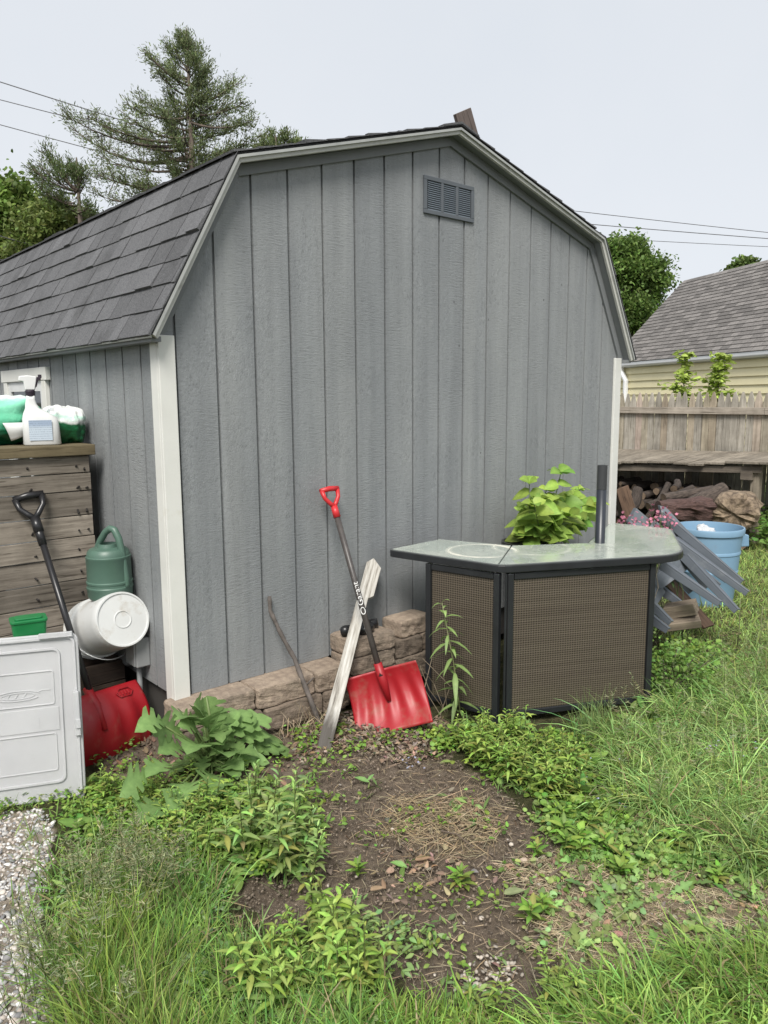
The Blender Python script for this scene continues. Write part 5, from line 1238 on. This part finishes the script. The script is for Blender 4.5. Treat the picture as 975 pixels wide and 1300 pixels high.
leg_bar(ch2, D_(873, 702, 4.85), D_(938, 774, 4.45), .075, .026); leg_bar(ch2, D_(845, 713, 4.65), D_(916, 764, 4.35), .075, .026)
leg_bar(ch2, D_(868, 700, 5.1), D_(900, 745, 5.0), .06, .026); leg_bar(ch2, D_(842, 706, 5.0), D_(880, 750, 4.9), .06, .026)
mb = MB(); mb.prism([D_(880, 699, 4.88), D_(868, 699, 4.86), D_(826, 738, 4.75), D_(826, 752, 4.75), D_(840, 748, 4.75), D_(872, 724, 4.82)], (.02, .035, .01)); mb.build('seat', M_chair, ch2, bevel=.003)
mb = MB(); mb.prism([D_(858, 692, 4.95), D_(884, 694, 4.95), D_(886, 706, 4.95), D_(872, 712, 4.95), D_(846, 708, 4.95)], (.03, .05, .0)); mb.build('backrest', M_chair, ch2, bevel=.003)
ch3 = thing('plastic_chair', 'lowest grey plastic chair, mostly hidden behind the bar\'s right edge', 'chair', D_(840, 780, 4.8)*[1, 1, 0], 'tangled grey plastic chairs')
leg_bar(ch3, D_(822, 756, 4.6), D_(854, 789, 4.45), .05, .026); leg_bar(ch3, D_(822, 776, 4.5), D_(850, 798, 4.35), .045, .026); leg_bar(ch3, D_(838, 742, 4.9), D_(866, 764, 4.85), .05, .026)
mb = MB(); mb.prism([D_(818, 735, 4.75), D_(838, 738, 4.8), D_(845, 752, 4.8), D_(826, 780, 4.6), D_(816, 782, 4.6)], (.02, .04, .0)); mb.build('seat', M_chair, ch3, bevel=.003)
M_scr = wood('scrap_wood', (.32, .27, .21), (.14, .115, .09), 'X'); M_scd = wood('scrap_brown', (.17, .11, .075), (.07, .048, .036), 'X')
for i, (p, q, w_, t_, mt, lb_) in enumerate(((D_(846, 776, 4.75), D_(884, 770, 4.65), .10, .075, M_scr, 'pale weathered wood block lying under the grey chairs'), (D_(848, 738, 5.2), D_(900, 796, 4.95), .13, .02, M_scd, 'brown board slanting under the chairs by the blue barrel'), (D_(836, 730, 5.25), D_(876, 786, 4.98), .10, .02, M_scd, 'dark brown board behind the slanting board under the chairs'), (D_(840, 792, 4.7), D_(888, 786, 4.65), .12, .05, M_scr, 'grey scrap of wood lowest under the chairs'))):
    M_ = frame(Vector(p), Vector(q-p), (0, -.4, .9)); o = MB().box(0, float(np.linalg.norm(q-p)), -w_/2, w_/2, -t_/2, t_/2).build('scrap_board', mt, None, M=M_, bevel=.003); tag(o, lb_, 'board')
# thin dry vine hanging at the bar's right post
mb = MB(); mb.tube([D_(838, 712, 4.5), D_(833, 730, 4.5), D_(836, 745, 4.5), D_(829, 765, 4.5), D_(828, 790, 4.5)], [.004, .004, .003, .003, .003], 5); mb.tube([D_(832, 714, 4.5), D_(835, 745, 4.5)], [.003, .002], 5)
tag(mb.build('dry_vine', mk('dry_vine_bark', (.38, .33, .28), rough=.9)), 'thin pale dry vine hanging at the right post of the bar', 'vine')
# pink flowers behind the glass top
fc = np.array(D_(822, 668, 5.0)); pk = thing('pink_flowers', 'bush of small pink flowers blooming behind the bar top', 'flower', (fc[0], fc[1], 0))
r = np.random.default_rng(31); sets = []; sets2 = []; st = MB()
for (u, v) in ((790, 664), (793, 658), (799, 666), (786, 667), (803, 660), (812, 668), (830, 648), (836, 652), (841, 650), (833, 661), (846, 657), (838, 665), (826, 656), (850, 662), (844, 670), (815, 662), (820, 668), (834, 668), (829, 664), (848, 667)):
    T = D_(u, v, 5.0+r.normal(0, .03)) if u < 815 else D_(u, v, 4.86); b0 = np.array([fc[0]+r.normal(0, .12), fc[1]+r.normal(0, .12), 0]); st.tube([b0, (b0+T)/2+r.normal(0, .03, 3), T], [.004, .003, .002], 5)
    for k in range(5):
        c0 = T+r.normal(0, .024, 3); nn = unit(r.normal(0, 1, 3)+np.array([-.5, -.7, .5])); a_ = unit(np.cross(nn, [.3, .1, .9])); b__ = np.cross(nn, a_); col = np.array([.62, .24, .34])*r.uniform(.6, 1.3)
        ang = np.arange(5)*2*PI/5; D = np.cos(ang)[:, None]*a_+np.sin(ang)[:, None]*b__+nn*.2
        sets.append(leafset(np.tile(c0, (5, 1)), D, np.tile(nn, (5, 1)), .0115, .009, ROUND, 0., np.tile(np.clip(col, 0, .9), (5, 1))))
    for k in range(8):
        P = b0+(T-b0)*r.uniform(.5, .97); sets2.append(leafset([P], [r.normal(0, 1, 3)], [[0, 0, 1]], [.05], [.022], LANCE, [.3], [np.array([.07, .12, .04])*r.uniform(.7, 1.3)], .2))
V, F, cc = join(sets); link('blossom', npmesh('blossom', V, F, cc), M_leaf, pk); V, F, cc = join(sets2); link('foliage', npmesh('foliage', V, F, cc), M_leaf, pk); st.build('stem', mk('flower_stem', (.09, .12, .05), rough=.6), pk)
# ================================================================== FENCE, LEAN-TO, FIREWOOD
FX = 8.0
fence = thing('picket_fence', 'tall weathered grey stockade fence with pointed picket tops', 'fence', (FX, 3, 0))
M_pk = wood('weathered_picket', (.48, .455, .40), (.245, .228, .195), 'Z', scale=.7)
mb = MB(); y = -4.; k = 0
while y < 13:
    wd = .092+random.uniform(-.004, .006); z1_ = 1.655+random.uniform(-.012, .012); y0, y1 = y+.003, y+wd-.003; ym = (y0+y1)/2
    t = random.choice((.8, .9, 1., 1.05, 1.15))*random.uniform(.95, 1.05); tc = (t*random.uniform(1, 1.12), t, t*random.uniform(.88, 1)) if random.random() < .3 else (t, t, t)
    x = FX+random.uniform(-.004, .004); lean = random.uniform(-.006, .006)
    mb.prism([(x, y0, -.05), (x, y1, -.05), (x, y1+lean, z1_-.14), (x, y1-.012+lean, z1_-.075), (x, ym+.008+lean, z1_), (x, ym-.008+lean, z1_), (x, y0+.012+lean, z1_-.075), (x, y0+lean, z1_-.14)], (.016, 0, 0), tc)
    y += wd
mb.build('pickets', M_pk, fence)
M_rail = wood('weathered_rail', (.50, .455, .39), (.28, .245, .205), 'Y', scale=.7)
for zc_, on in ((1.425, 1), (.25, 1)):
    yy = -4.
    while yy < 13: MB().box(FX-.045, FX-.006, yy+.002, min(yy+2.4, 13)-.002, zc_-.04, zc_+.045, random.uniform(.9, 1.1)).build('rail', M_rail, fence, bevel=.003); yy += 2.4
for yy in (-3.2, -.8, 1.6, 4., 6.4, 8.8): MB().box(FX+.0175, FX+.105, yy-.045, yy+.045, -.2, 1.5).build('fence_post', M_pk, fence)
# lean-to
lt = thing('firewood_shelter', 'low weathered lean-to of boards against the fence over firewood', 'shelter', (7.5, 1.8, 0))
M_ltr = wood('leanto_roof_boards', (.34, .305, .25), (.16, .14, .115), 'X', scale=.7); M_ltp = wood('leanto_post', (.36, .32, .25), (.16, .135, .11), 'Z', scale=.8); M_ltb = wood('leanto_beam', (.25, .215, .175), (.11, .095, .08), 'Y', scale=.7)
mb = MB(); y = .15
while y < 4.2:
    wd = random.uniform(.16, .24); zf = .868-.05*(y-.45)+.012*math.sin(y*5); zk = .93-.028*(y-.45); t = random.uniform(.85, 1.15)
    fx_ = 6.93+random.uniform(-.02, .02); g = random.uniform(0, .012)
    mb.prism([(fx_, y+.003, zf+g), (fx_, y+wd-.003, zf+g-.006), (7.95, y+wd-.003, zk), (7.95, y+.003, zk)], (0, 0, .022), t); y += wd
mb.build('roof', M_ltr, lt)
for yy in (.46, 2.4, 4.1): MB().box(7.02, 7.11, yy-.045, yy+.045, -.05, .858-.05*(yy-.45)).build('post', M_ltp, lt, bevel=.004)
for yy in (.40, 2.4, 4.1): MB().box(7.80, 7.89, yy-.045, yy+.045, -.05, .90-.028*(yy-.45)).build('post', M_ltp, lt, bevel=.004)
mb = MB(); mb.bar((7.0, .38, .822), (7.0, 4.2, .63), .035, .075); mb.build('beam', M_ltb, lt, bevel=.003)
MB().box(6.975, 7.015, .47, .60, .70, .80).build('bracket', M_ltb, lt, bevel=.003)
# logs
M_log = mk('log_bark', (.11, .085, .07), (.03, .024, .02), 16, (1, 4, 4), rough=.95, bump=.9, bscale=18, bdist=.02, attr=True)
M_cut = mk('log_cut_face', (.30, .22, .15), (.15, .10, .07), 20, rough=.9, attr=True)
def log(c, d, L, r, label, tone=1., group='firewood under the lean-to', bend=.0):
    d = Vector(d).normalized(); M = frame(Vector(c), d, (0.02, .01, 1)); t = thing('firewood_log', label, 'log', group=group, M=M)
    n = 14; rows = 7; vs = []; sd_ = random.uniform(0, 99)
    for i in range(rows):
        f = i/(rows-1)-.5
        for k in range(n):
            a_ = 2*PI*k/n; rr_ = r*(1+.22*mnoise.noise(Vector((math.cos(a_)*1.2+sd_, math.sin(a_)*1.2, f*3)))); vs.append((f*L, rr_*math.cos(a_)+bend*f*f*4, rr_*math.sin(a_)))
    mb = MB(); mb.add(vs, [(i*n+k, i*n+(k+1) % n, (i+1)*n+(k+1) % n, (i+1)*n+k) for i in range(rows-1) for k in range(n)], tone); mb.build('bark', M_log, t, smooth=True, world=False)
    for i, s in ((0, -1), (rows-1, 1)): MB().add([(vs[i*n+k][0]+s*.001, vs[i*n+k][1]*.96, vs[i*n+k][2]*.96) for k in range(n)], [tuple(range(n)) if s > 0 else tuple(range(n))[::-1]], tone*random.uniform(.5, 1.3)).build('cut_end', M_cut, t, world=False)
    return t
random.seed(5)
LGL = 'dark bark covered log in the firewood heap under the lean-to'
y = .75
for layer in range(6):
    y = .95+.03*layer
    while y < 3.3-.1*layer:
        r_ = random.uniform(.022, .06); zz = .05+layer*.088+random.uniform(-.015, .02)
        log((7.42+random.uniform(-.12, .12), y, zz), (1, random.uniform(-.35, .35), random.uniform(-.08, .08)), random.uniform(.45, .75), r_, LGL, random.uniform(.6, 1.2)); y += r_*2+random.uniform(.0, .06)
for (u, v, u2, v2, dp_, r_, tn_, lb_) in ((822, 660, 850, 615, 8.35, .035, .9, 'thin branch leaning up over the middle of the firewood heap'), (800, 652, 812, 622, 8.3, .06, .8, 'short thick log standing aslant at the left of the firewood'), (826, 643, 880, 621, 8.4, .05, .75, 'long dark branch lying across the top of the heap'), (845, 632, 905, 622, 8.3, .05, 1.15, 'long brown branch lying on top right of the heap'), (880, 640, 920, 622, 8.25, .085, 1.2, 'thick brown log lying at the right of the heap'), (858, 620, 862, 612, 8.5, .04, .8, 'stub of a log sticking up at the back of the heap')):
    a_, c_ = np.array(atd(u, v, dp_)), np.array(atd(u2, v2, dp_+.15)); log((a_+c_)/2, c_-a_, float(np.linalg.norm(c_-a_))*1.05, r_, lb_, tn_, bend=.02)
# reddish split log and rotten round
c_ = np.array(atd(868, 645, 8.05)); M = frame(Vector(c_), (.75, -.6, .02), (0, 0, 1)); t = thing('split_log', 'large reddish brown split log lying at the front of the firewood', 'log', M=M, group='firewood under the lean-to')
mb = MB(); n = 26; vs = []
for i in range(9):
    f = i/8-.5
    for k in range(n):
        a_ = 2*PI*k/n; rr_ = .125*(1+.40*mnoise.noise(Vector((math.cos(a_)*1.3+3, math.sin(a_)*1.3, f*3.5)))+.22*mnoise.noise(Vector((math.cos(a_)*3.5, math.sin(a_)*3.5+5, f*5))))*(1-.5*max(0, -f)); vs.append((f*.56, rr_*1.3*math.cos(a_), rr_*(.8 if math.sin(a_) > 0 else 1.1)*math.sin(a_)))
mb.add(vs, [(i*n+k, i*n+(k+1) % n, (i+1)*n+(k+1) % n, (i+1)*n+k) for i in range(8) for k in range(n)]+[tuple(range(n))[::-1], tuple(range(8*n, 9*n))]); mb.build('wood', mk('red_brown_wood', (.15, .085, .072), (.05, .028, .024), 8, (2, 9, 9), rough=.8, bump=1., bscale=9, bdist=.03), t, smooth=False, world=False)
c_ = np.array(atd(934, 648, 8.0)); M = frame(Vector(c_), Vector((.8, .3, .05)), (0, 0, 1)); t = thing('rotten_log', 'thick rotten log with a crumbly tan end beside the post', 'log', M=M, group='firewood under the lean-to')
mb = MB(); n = 30; vs = []
prf = [(-.22, .02), (-.21, .10), (-.19, .17), (-.15, .20), (0, .21), (.2, .20), (.25, .15)]
for x, r_ in prf:
    for k in range(n):
        a_ = 2*PI*k/n; q_ = Vector((math.cos(a_)*2.2*r_/.2, math.sin(a_)*2.2*r_/.2, x*6)); rr_ = r_*(1+.18*mnoise.noise(q_)+.16*mnoise.noise(q_*2.6)); vs.append((x+.05*mnoise.noise(q_*2.2), rr_*1.15*math.cos(a_), rr_*.95*math.sin(a_)))
mb.add(vs, [(i*n+k, i*n+(k+1) % n, (i+1)*n+(k+1) % n, (i+1)*n+k) for i in range(len(prf)-1) for k in range(n)]+[tuple(range(n))[::-1], tuple(range((len(prf)-1)*n, len(prf)*n))])
mb.build('wood', mk('rotten_tan_wood', (.38, .29, .20), (.07, .05, .035), 14, rough=.95, bump=1., bscale=20, bdist=.03), t, smooth=False, world=False)
log(np.array(atd(938, 684, 8.05)), (.9, .35, 0), .5, .10, 'dark log under the rotten tan log', .7)
log(np.array(atd(915, 678, 8.1)), (.9, .1, 0), .5, .09, 'dark log left of the log under the rotten one', .6)
# dark panel leaning at the shed's far corner
p, q = D_(806, 672, 6.0), D_(789, 619, 6.0); M_ = frame(Vector(p), Vector(q-p), (-.5, -.8, 0.1)); o = MB().box(-.25, float(np.linalg.norm(q-p)), -.055, .055, -.012, .012).build('leaning_board', M_scd, None, M=M_, bevel=.003); tag(o, 'dark brown board leaning at the shed\'s right corner trim', 'board')
p, q = D_(794, 672, 6.1), D_(786, 624, 6.1); M_ = frame(Vector(p), Vector(q-p), (-.5, -.8, 0.1)); o = MB().box(-.25, float(np.linalg.norm(q-p)), -.03, .03, -.02, .02).build('leaning_board', M_scr, None, M=M_, bevel=.003); tag(o, 'pale narrow post leaning between corner trim and dark board', 'board')
# ================================================================== YELLOW HOUSE
zE = 2.30
eA = Vector(atz(795, 463.5, zE)); eB = Vector(atz(975, 449, zE)); ed = (eB-eA).normalized(); nin = Vector((-ed.y, ed.x, 0)); 
if nin.dot(eA-Vector(CAM)) < 0: nin = -nin
# solve roof rise from the rake's upper end in view
rA = eA-ed*.72+Vector((0, 0, .055))-nin*.05; dR = Vector(ray(868, 357)); A3 = np.array([[dR.x, -nin.x, 0], [dR.y, -nin.y, 0], [dR.z, 0, -1]]); sol = np.linalg.solve(A3, np.array(rA-Vector(CAM))); run, rise = float(sol[1]), float(sol[2])
house = thing('yellow_house', 'pale yellow clapboard house with grey shingle roof behind the fence', 'house', (eA+ed*4+nin*3)*1 - Vector((0, 0, zE)))
HL = 11.; inset = .10
w0 = eA+nin*inset-ed*.45; w0.z = -.2; htop = zE-.06
M_clap = mk('yellow_clapboard', (.86, .78, .50), (.80, .72, .45), 2, rough=.6)
mb = MB(); z = .0; 
def clap(P, d, L, nrm):
    z = 0.
    while z < htop:
        z2 = min(z+.15, htop); p = Vector((P.x, P.y, 0))
        mb.prism([p+nrm*.032+Vector((0, 0, z)), p+nrm*.003+Vector((0, 0, z2)), p-nrm*.01+Vector((0, 0, z2)), p-nrm*.01+Vector((0, 0, z))], d*L); z = z2
clap(w0, ed, HL, -nin); clap(w0, nin, 2*(run-inset), -ed)
mb.build('clapboard_wall', M_clap, house)
core = MB(); cpts = [w0+nin*.02+ed*.02, w0+ed*(HL)+nin*.02, w0+ed*HL+nin*2*(run-inset), w0+nin*2*(run-inset)+ed*.02]; core.prism([(p.x, p.y, -.2) for p in cpts], (0, 0, htop+.2))
core.build('inner_wall', M_clap, house)
cb = Vector((w0.x, w0.y, 0)); mb = MB(); mb.prism([cb-nin*.03-ed*.03, cb-nin*.03+ed*.10, cb+nin*.0+ed*.10, cb+nin*0-ed*.03], (0, 0, htop)); mb.build('corner_board', mk('pale_yellow_trim', (.72, .66, .45), rough=.55), house)
M_rf = mk('old_grey_shingles', (.22, .205, .195), (.115, .107, .10), 40, rough=.95, bump=.6, bscale=60, bdist=.01, attr=True, dirt=((.30, .28, .24), 30, .6, .75))
rl = rA; up_ = (nin*run+Vector((0, 0, rise))); Ls = up_.length; un = up_.normalized(); nr = ed.cross(un); nr = nr if nr.z > 0 else -nr
mb = MB(); nc = 24
for i in range(nc):
    a0 = rl+un*(Ls*i/nc); a1 = rl+un*(Ls*(i+1)/nc+.02); s_ = 0.
    while s_ < HL+.4:
        wd = random.uniform(.16, .34); p = a0+ed*s_; q = a1+ed*s_; e = ed*min(wd-.006, HL+.4-s_)
        mb.add([p+nr*.018, p+e+nr*.018, q+e+nr*.004, q+nr*.004, p, p+e], [(0, 1, 2, 3), (0, 4, 5, 1)], random.choice((.75, .9, 1., 1.1, 1.25))); s_ += wd
bk_ = [rl+up_, rl+up_+ed*(HL+.4), rl+nin*2*run+ed*(HL+.4), rl+nin*2*run]; mb.add(bk_, [(0, 1, 2, 3)]); mb.add([p-nr*.001 for p in (rl, rl+ed*(HL+.4), rl+up_+ed*(HL+.4), rl+up_)], [(0, 1, 2, 3)], .4)
mb.build('shingle_roof', M_rf, house, fixn=False)
mb = MB(); g0 = cb+ed*.02; mb.add([Vector((g0.x, g0.y, htop)), Vector((g0.x, g0.y, htop))+nin*2*(run-inset), Vector((g0.x, g0.y, zE+rise*.97))+nin*(run-inset)], [(0, 1, 2)]); mb.build('gable_wall', M_clap, house, fixn=False)
M_gut = mk('white_gutter', (.80, .81, .82), (.74, .75, .76), 3, rough=.35)
mb = MB(); gA = eA-ed*.6; gA.z = zE
mb.prism([gA-nin*.05+Vector((0, 0, .055)), gA-nin*.05+Vector((0, 0, -.01)), gA-nin*.02+Vector((0, 0, -.045)), gA+nin*.06+Vector((0, 0, -.045)), gA+nin*.06+Vector((0, 0, .055))], ed*(HL+.5)); mb.build('gutter', M_gut, house, bevel=.008)
mb = MB(); mb.prism([gA+nin*.062+Vector((0, 0, -.06)), gA+nin*.062+Vector((0, 0, .06)), gA+nin*.095+Vector((0, 0, .06)), gA+nin*.095+Vector((0, 0, -.06))], ed*(HL+.5)); mb.build('soffit', mk('house_soffit_white', (.74, .74, .70), rough=.6), house)
g1 = eA-ed*.2; mb = MB(); mb.tube([g1+Vector((0, 0, -.04)), g1+Vector((0, 0, -.14)), g1+nin*.03+ed*.16+Vector((0, 0, -.34)), g1+nin*.03+ed*.18+Vector((0, 0, -2.2))], .06, 8); mb.build('downspout', M_gut, house)
# saplings between fence and house
def sapling(px, top, base_x, label, seed, wpx):
    T = atx(px[0], top, base_x); t = thing('sapling', label, 'tree', (T[0], T[1], 0)); r = np.random.default_rng(seed); sets = []; mb = MB()
    dp_ = (T-CAM)@HEAD; scl = dp_/FPX
    mb.tube([(T[0], T[1], -.1), (T[0]+.02, T[1], T[2]*.5), tuple(T)], [.016, .012, .004], 6)
    for k in range(34):
        f = r.uniform(.5, 1)**.8; b0 = np.array([T[0], T[1], T[2]*f]); w_ = wpx*scl*(1.15-f)*r.uniform(.8, 3.2)
        e = b0+np.array([r.normal(0, .5), r.normal(0, .5), .5])*w_; mb.tube([b0, e], [.004, .002], 4)
        n = 10; P = b0+(e-b0)*r.uniform(.3, 1.1, (n, 1))+r.normal(0, .025, (n, 3)); D = r.normal(0, 1, (n, 3)); D[:, 2] = np.abs(D[:, 2])*.3
        sets.append(leafset(P, D, np.column_stack([r.normal(0, .5, (n, 2)), np.ones(n)]), r.uniform(.08, .13, n), .07, OVATE, .3, np.clip(np.array([.40, .50, .13])*(1+r.normal(0, .25, (n, 1))), .02, .8), .2))
    V, F, cc = join(sets); link('crown', npmesh('crown', V, F, cc), M_tree, t); mb.build('trunk', M_bark, t, smooth=True)
sapling((870, 0), 448, 9.3, 'yellow green sapling left of its twin above the picket fence', 3, 24)
sapling((914, 0), 450, 9.3, 'yellow green sapling right of its twin above the picket fence', 6, 20)
# ================================================================== TREES
def tree(px, py, dep, rx, rz, label, col, n, L, seed, name='broadleaf_tree', clumps=60, cat='tree'):
    c = np.array(atd(px, py, dep)); s = dep/FPX; rx *= s; rz *= s; r = np.random.default_rng(seed); t = thing(name, label, cat, (c[0], c[1], 0)); mb = MB()
    tb = np.array([c[0], c[1], -.2]); mb.tube([tb, tb*[1, 1, 0]+[0, 0, c[2]*.5], c], [rx*.10, rx*.08, rx*.04], 9)
    d = unit(r.normal(0, 1, (clumps, 3))); d[:, 2] = np.where(d[:, 2] < -.5, -d[:, 2], d[:, 2]); cen = c+d*np.array([rx, rx, rz])*(r.uniform(.45, .95, (clumps, 1))); sets = []
    for k in range(clumps):
        b0 = tb*[1, 1, 0]+np.array([0, 0, c[2]*r.uniform(.5, .9)]); mb.tube([b0, (b0+cen[k])/2+r.normal(0, .08*rx, 3), cen[k]], [rx*.03, rx*.018, rx*.006], 5)
        m_ = n//clumps; cr_ = rx*r.uniform(.2, .36); P = cen[k]+r.normal(0, 1, (m_, 3))*cr_*[.55, .55, .42]; D = r.normal(0, 1, (m_, 3)); D[:, 2] -= .1
        cc = np.clip(np.array(col)*r.uniform(.75, 1.3)*(1+r.normal(0, .22, (m_, 1)))*(1+r.normal(0, .06, (m_, 3))), .004, .6)
        sets.append(leafset(P, D, np.column_stack([r.normal(0, .7, (m_, 2)), np.ones(m_)]), L*r.uniform(.6, 1.3, m_), L*.62*r.uniform(.7, 1.2, m_), OVATE[1:], .2, cc))
    V, F, cc = join(sets); link('crown', npmesh('crown', V, F, cc), M_tree, t); mb.build('trunk', M_bark, t, smooth=True); return t
tree(-30, 335, 17, 92, 110, 'rounded bright green leafy tree at the left edge behind the shed', (.15, .235, .05), 36000, .11, 1, clumps=90)
tree(795, 385, 26, 56, 88, 'rounded dark green leafy tree between the shed and yellow house', (.15, .24, .06), 42000, .12, 2, clumps=90)
tree(945, 346, 42, 20, 14, 'distant treetop peeking over the yellow house ridge', (.12, .18, .05), 5000, .25, 3, clumps=24)
def conifer(px, top, dep, label, seed, limbs, n_spray, L=.07, col=(.17, .21, .10), trunk_px=None, up=.35):
    """limbs: list of (v on trunk, u end, v end, fullness) in photo terms, given their own depth"""
    T = np.array(atd(px, top, dep)); t = thing('cedar_tree', label, 'tree', (T[0], T[1], 0)); r = np.random.default_rng(seed); mb = MB(); sets = []
    s = dep/FPX; mb.tube([(T[0], T[1], -.3), (T[0], T[1], T[2]*.5), tuple(T)], [.13, .085, .012], 9)
    right = np.array([HEAD[1], -HEAD[0], 0])
    for (vt, ue, ve, full) in limbs:
        b0 = np.array(atd(px+r.normal(0, 2), vt, dep)); e = np.array(atd(ue, ve, dep+r.normal(0, 1.)*max(abs(ue-px), 18)*s*.6))
        Lb_ = np.linalg.norm(e-b0); mid_ = b0+(e-b0)*.5+np.array([0, 0, -.17*Lb_]); pts = [b0*(1-q)**2+mid_*2*q*(1-q)+e*q*q for q in np.linspace(0, 1, 7)]
        mb.tube(pts, np.linspace(.012+.011*Lb_, .005, 7), 6)
        nt_ = int(7+Lb_*9)
        for k in range(nt_):
            q = r.uniform(.22, 1.)**.8; p = b0*(1-q)**2+mid_*2*q*(1-q)+e*q*q
            dl = unit((e-b0)/Lb_*.7+np.array([0, 0, up])+r.normal(0, .45, 3)); l2 = r.uniform(.25, .60)*(1.15-q*.55)*min(1, .22+Lb_*.38); e2 = p+dl*l2
            mb.tube([p, e2], [.008, .003], 4, cap=False)
            m_ = int(n_spray*2.9*full); f_ = r.uniform(.15, 1.08, (m_, 1)); P = p+(e2-p)*f_+r.normal(0, .055, (m_, 3)); D = unit(dl+r.normal(0, .55, (m_, 3))+np.array([0, 0, .15]))
            cc = np.clip(np.array(col)*r.uniform(.75, 1.35)*(1+r.normal(0, .22, (m_, 1)))*(1+r.normal(0, .06, (m_, 3))), .004, .5)
            sets.append(leafset(P, D, r.normal(0, 1, (m_, 3)), L*r.uniform(.5, 1.2, m_), L*.2*r.uniform(.7, 1.4, m_), CARD, 0., cc))
    V, F, cc = join(sets); link('crown', npmesh('crown', V, F, cc), M_tree, t); mb.build('trunk', M_bark, t, smooth=True); return t
limbs = [(68, 231, 48, 1), (72, 236, 56, 1), (88, 224, 66, 1), (92, 247, 74, 1), (104, 216, 84, 1), (108, 258, 90, 1), (118, 222, 96, 1), (122, 252, 104, 1), (134, 214, 118, 1), (138, 262, 118, 1), (150, 218, 130, 1), (152, 268, 134, 1), (166, 206, 150, 1), (168, 262, 150, 1), (182, 214, 164, 1), (186, 272, 168, 1), (198, 222, 178, 1), (202, 258, 186, 1), (212, 206, 192, 1), (216, 282, 200, 1), (228, 240, 205, 1), (232, 218, 212, 1), (75, 228, 50, 1), (80, 240, 48, .9), (90, 212, 62, .8), (85, 248, 62, .9), (100, 190, 70, .6), (105, 255, 70, .9), (110, 182, 62, .5), (115, 265, 85, 1), (120, 200, 92, .9), (120, 270, 100, 1), (135, 312, 96, .9), (135, 290, 112, 1), (140, 180, 128, .9), (145, 310, 130, 1), (150, 160, 132, .7), (155, 325, 152, 1), (160, 200, 135, 1), (165, 285, 140, 1), (170, 300, 165, 1), (175, 165, 150, .9), (180, 110, 148, .8), (185, 88, 150, .8), (190, 140, 165, .9), (195, 320, 180, 1), (200, 95, 165, .7), (205, 180, 175, 1), (210, 290, 190, 1), (215, 130, 200, .9), (220, 200, 200, 1), (225, 265, 195, 1), (230, 120, 220, .7), (235, 150, 230, .9), (240, 180, 235, 1), (245, 225, 220, 1), (160, 240, 120, 1), (185, 250, 150, 1), (205, 240, 170, 1), (175, 225, 140, .9), (250, 130, 250, .9), (255, 165, 258, .9), (150, 262, 118, 1), (195, 210, 150, .9), (225, 310, 192, 1)]
conifer(237, 36, 14.5, 'tall ragged open cedar tree rising behind the shed roof', 4, limbs, 13)
limbs = [(240, 62, 200, .8), (243, 52, 212, .7), (243, 36, 208, .6), (246, 45, 222, .7), (244, 75, 212, .6), (243, 58, 190, .7), (240, 91, 204, .9), (240, 95, 212, .7), (245, 106, 216, .8), (252, 112, 222, .5), (258, 60, 246, .6), (262, 70, 252, .8), (262, 46, 236, .6), (268, 80, 258, .8), (270, 112, 262, .8), (276, 120, 272, .9)]
conifer(97, 200, 13.5, 'smaller open cedar with forked bare stems left of the tall one', 9, limbs, 13, col=(.115, .155, .06))
tree(82, 322, 14.5, 62, 56, 'olive green bushy tree crown just above the shed roof edge', (.165, .215, .06), 22000, .085, 17, clumps=110)
tree(15, 310, 16.2, 56, 70, 'dense green tree crown between the left edge and the olive one', (.15, .225, .05), 18000, .12, 19, clumps=80)
limbs = [(200, 345, 172, 1), (205, 335, 180, 1), (205, 362, 176, 1), (208, 375, 178, 1), (210, 352, 182, 1), (212, 330, 188, 1), (212, 380, 186, 1)]
conifer(350, 172, 20, 'small evergreen treetop just showing over the shed eave ridge', 12, limbs, 16, .11, col=(.15, .19, .08))
# ================================================================== POWER LINES
M_wire = mk('wire_black', (.10, .10, .105), rough=.6)
for (u0, v0, u1, v1, dep, r_, lb_) in ((-300, 5, 420, 232, 24, .016, 'topmost overhead wire crossing the sky at left'), (-300, 46, 420, 229, 24, .013, 'middle overhead wire crossing the sky at left'), (-300, 74, 420, 266, 24, .013, 'lowest overhead wire crossing the sky at left behind the cedar'), (-200, 218, 60, 316, 12, .009, 'slack cable in front of the leafy tree at left, upper one'), (-200, 297, 45, 331, 12, .009, 'slack cable in front of the leafy tree at left, lower one'),
                                       (500, 240, 1300, 327, 30, .013, 'topmost overhead wire right of the shed roof'), (500, 262, 1300, 325, 30, .015, 'middle overhead wire right of the shed roof'), (500, 286, 1300, 326, 30, .011, 'lowest overhead wire right of the shed roof')):
    a_, c_ = np.array(atd(u0, v0, dep)), np.array(atd(u1, v1, dep+2)); pts = [a_*(1-q)+c_*q-np.array([0, 0, .35*4*q*(1-q)*.3]) for q in np.linspace(0, 1, 14)]
    mb = MB(); mb.tube(pts, r_, 5); tag(mb.build('overhead_wire', M_wire, smooth=True), lb_, 'wire')
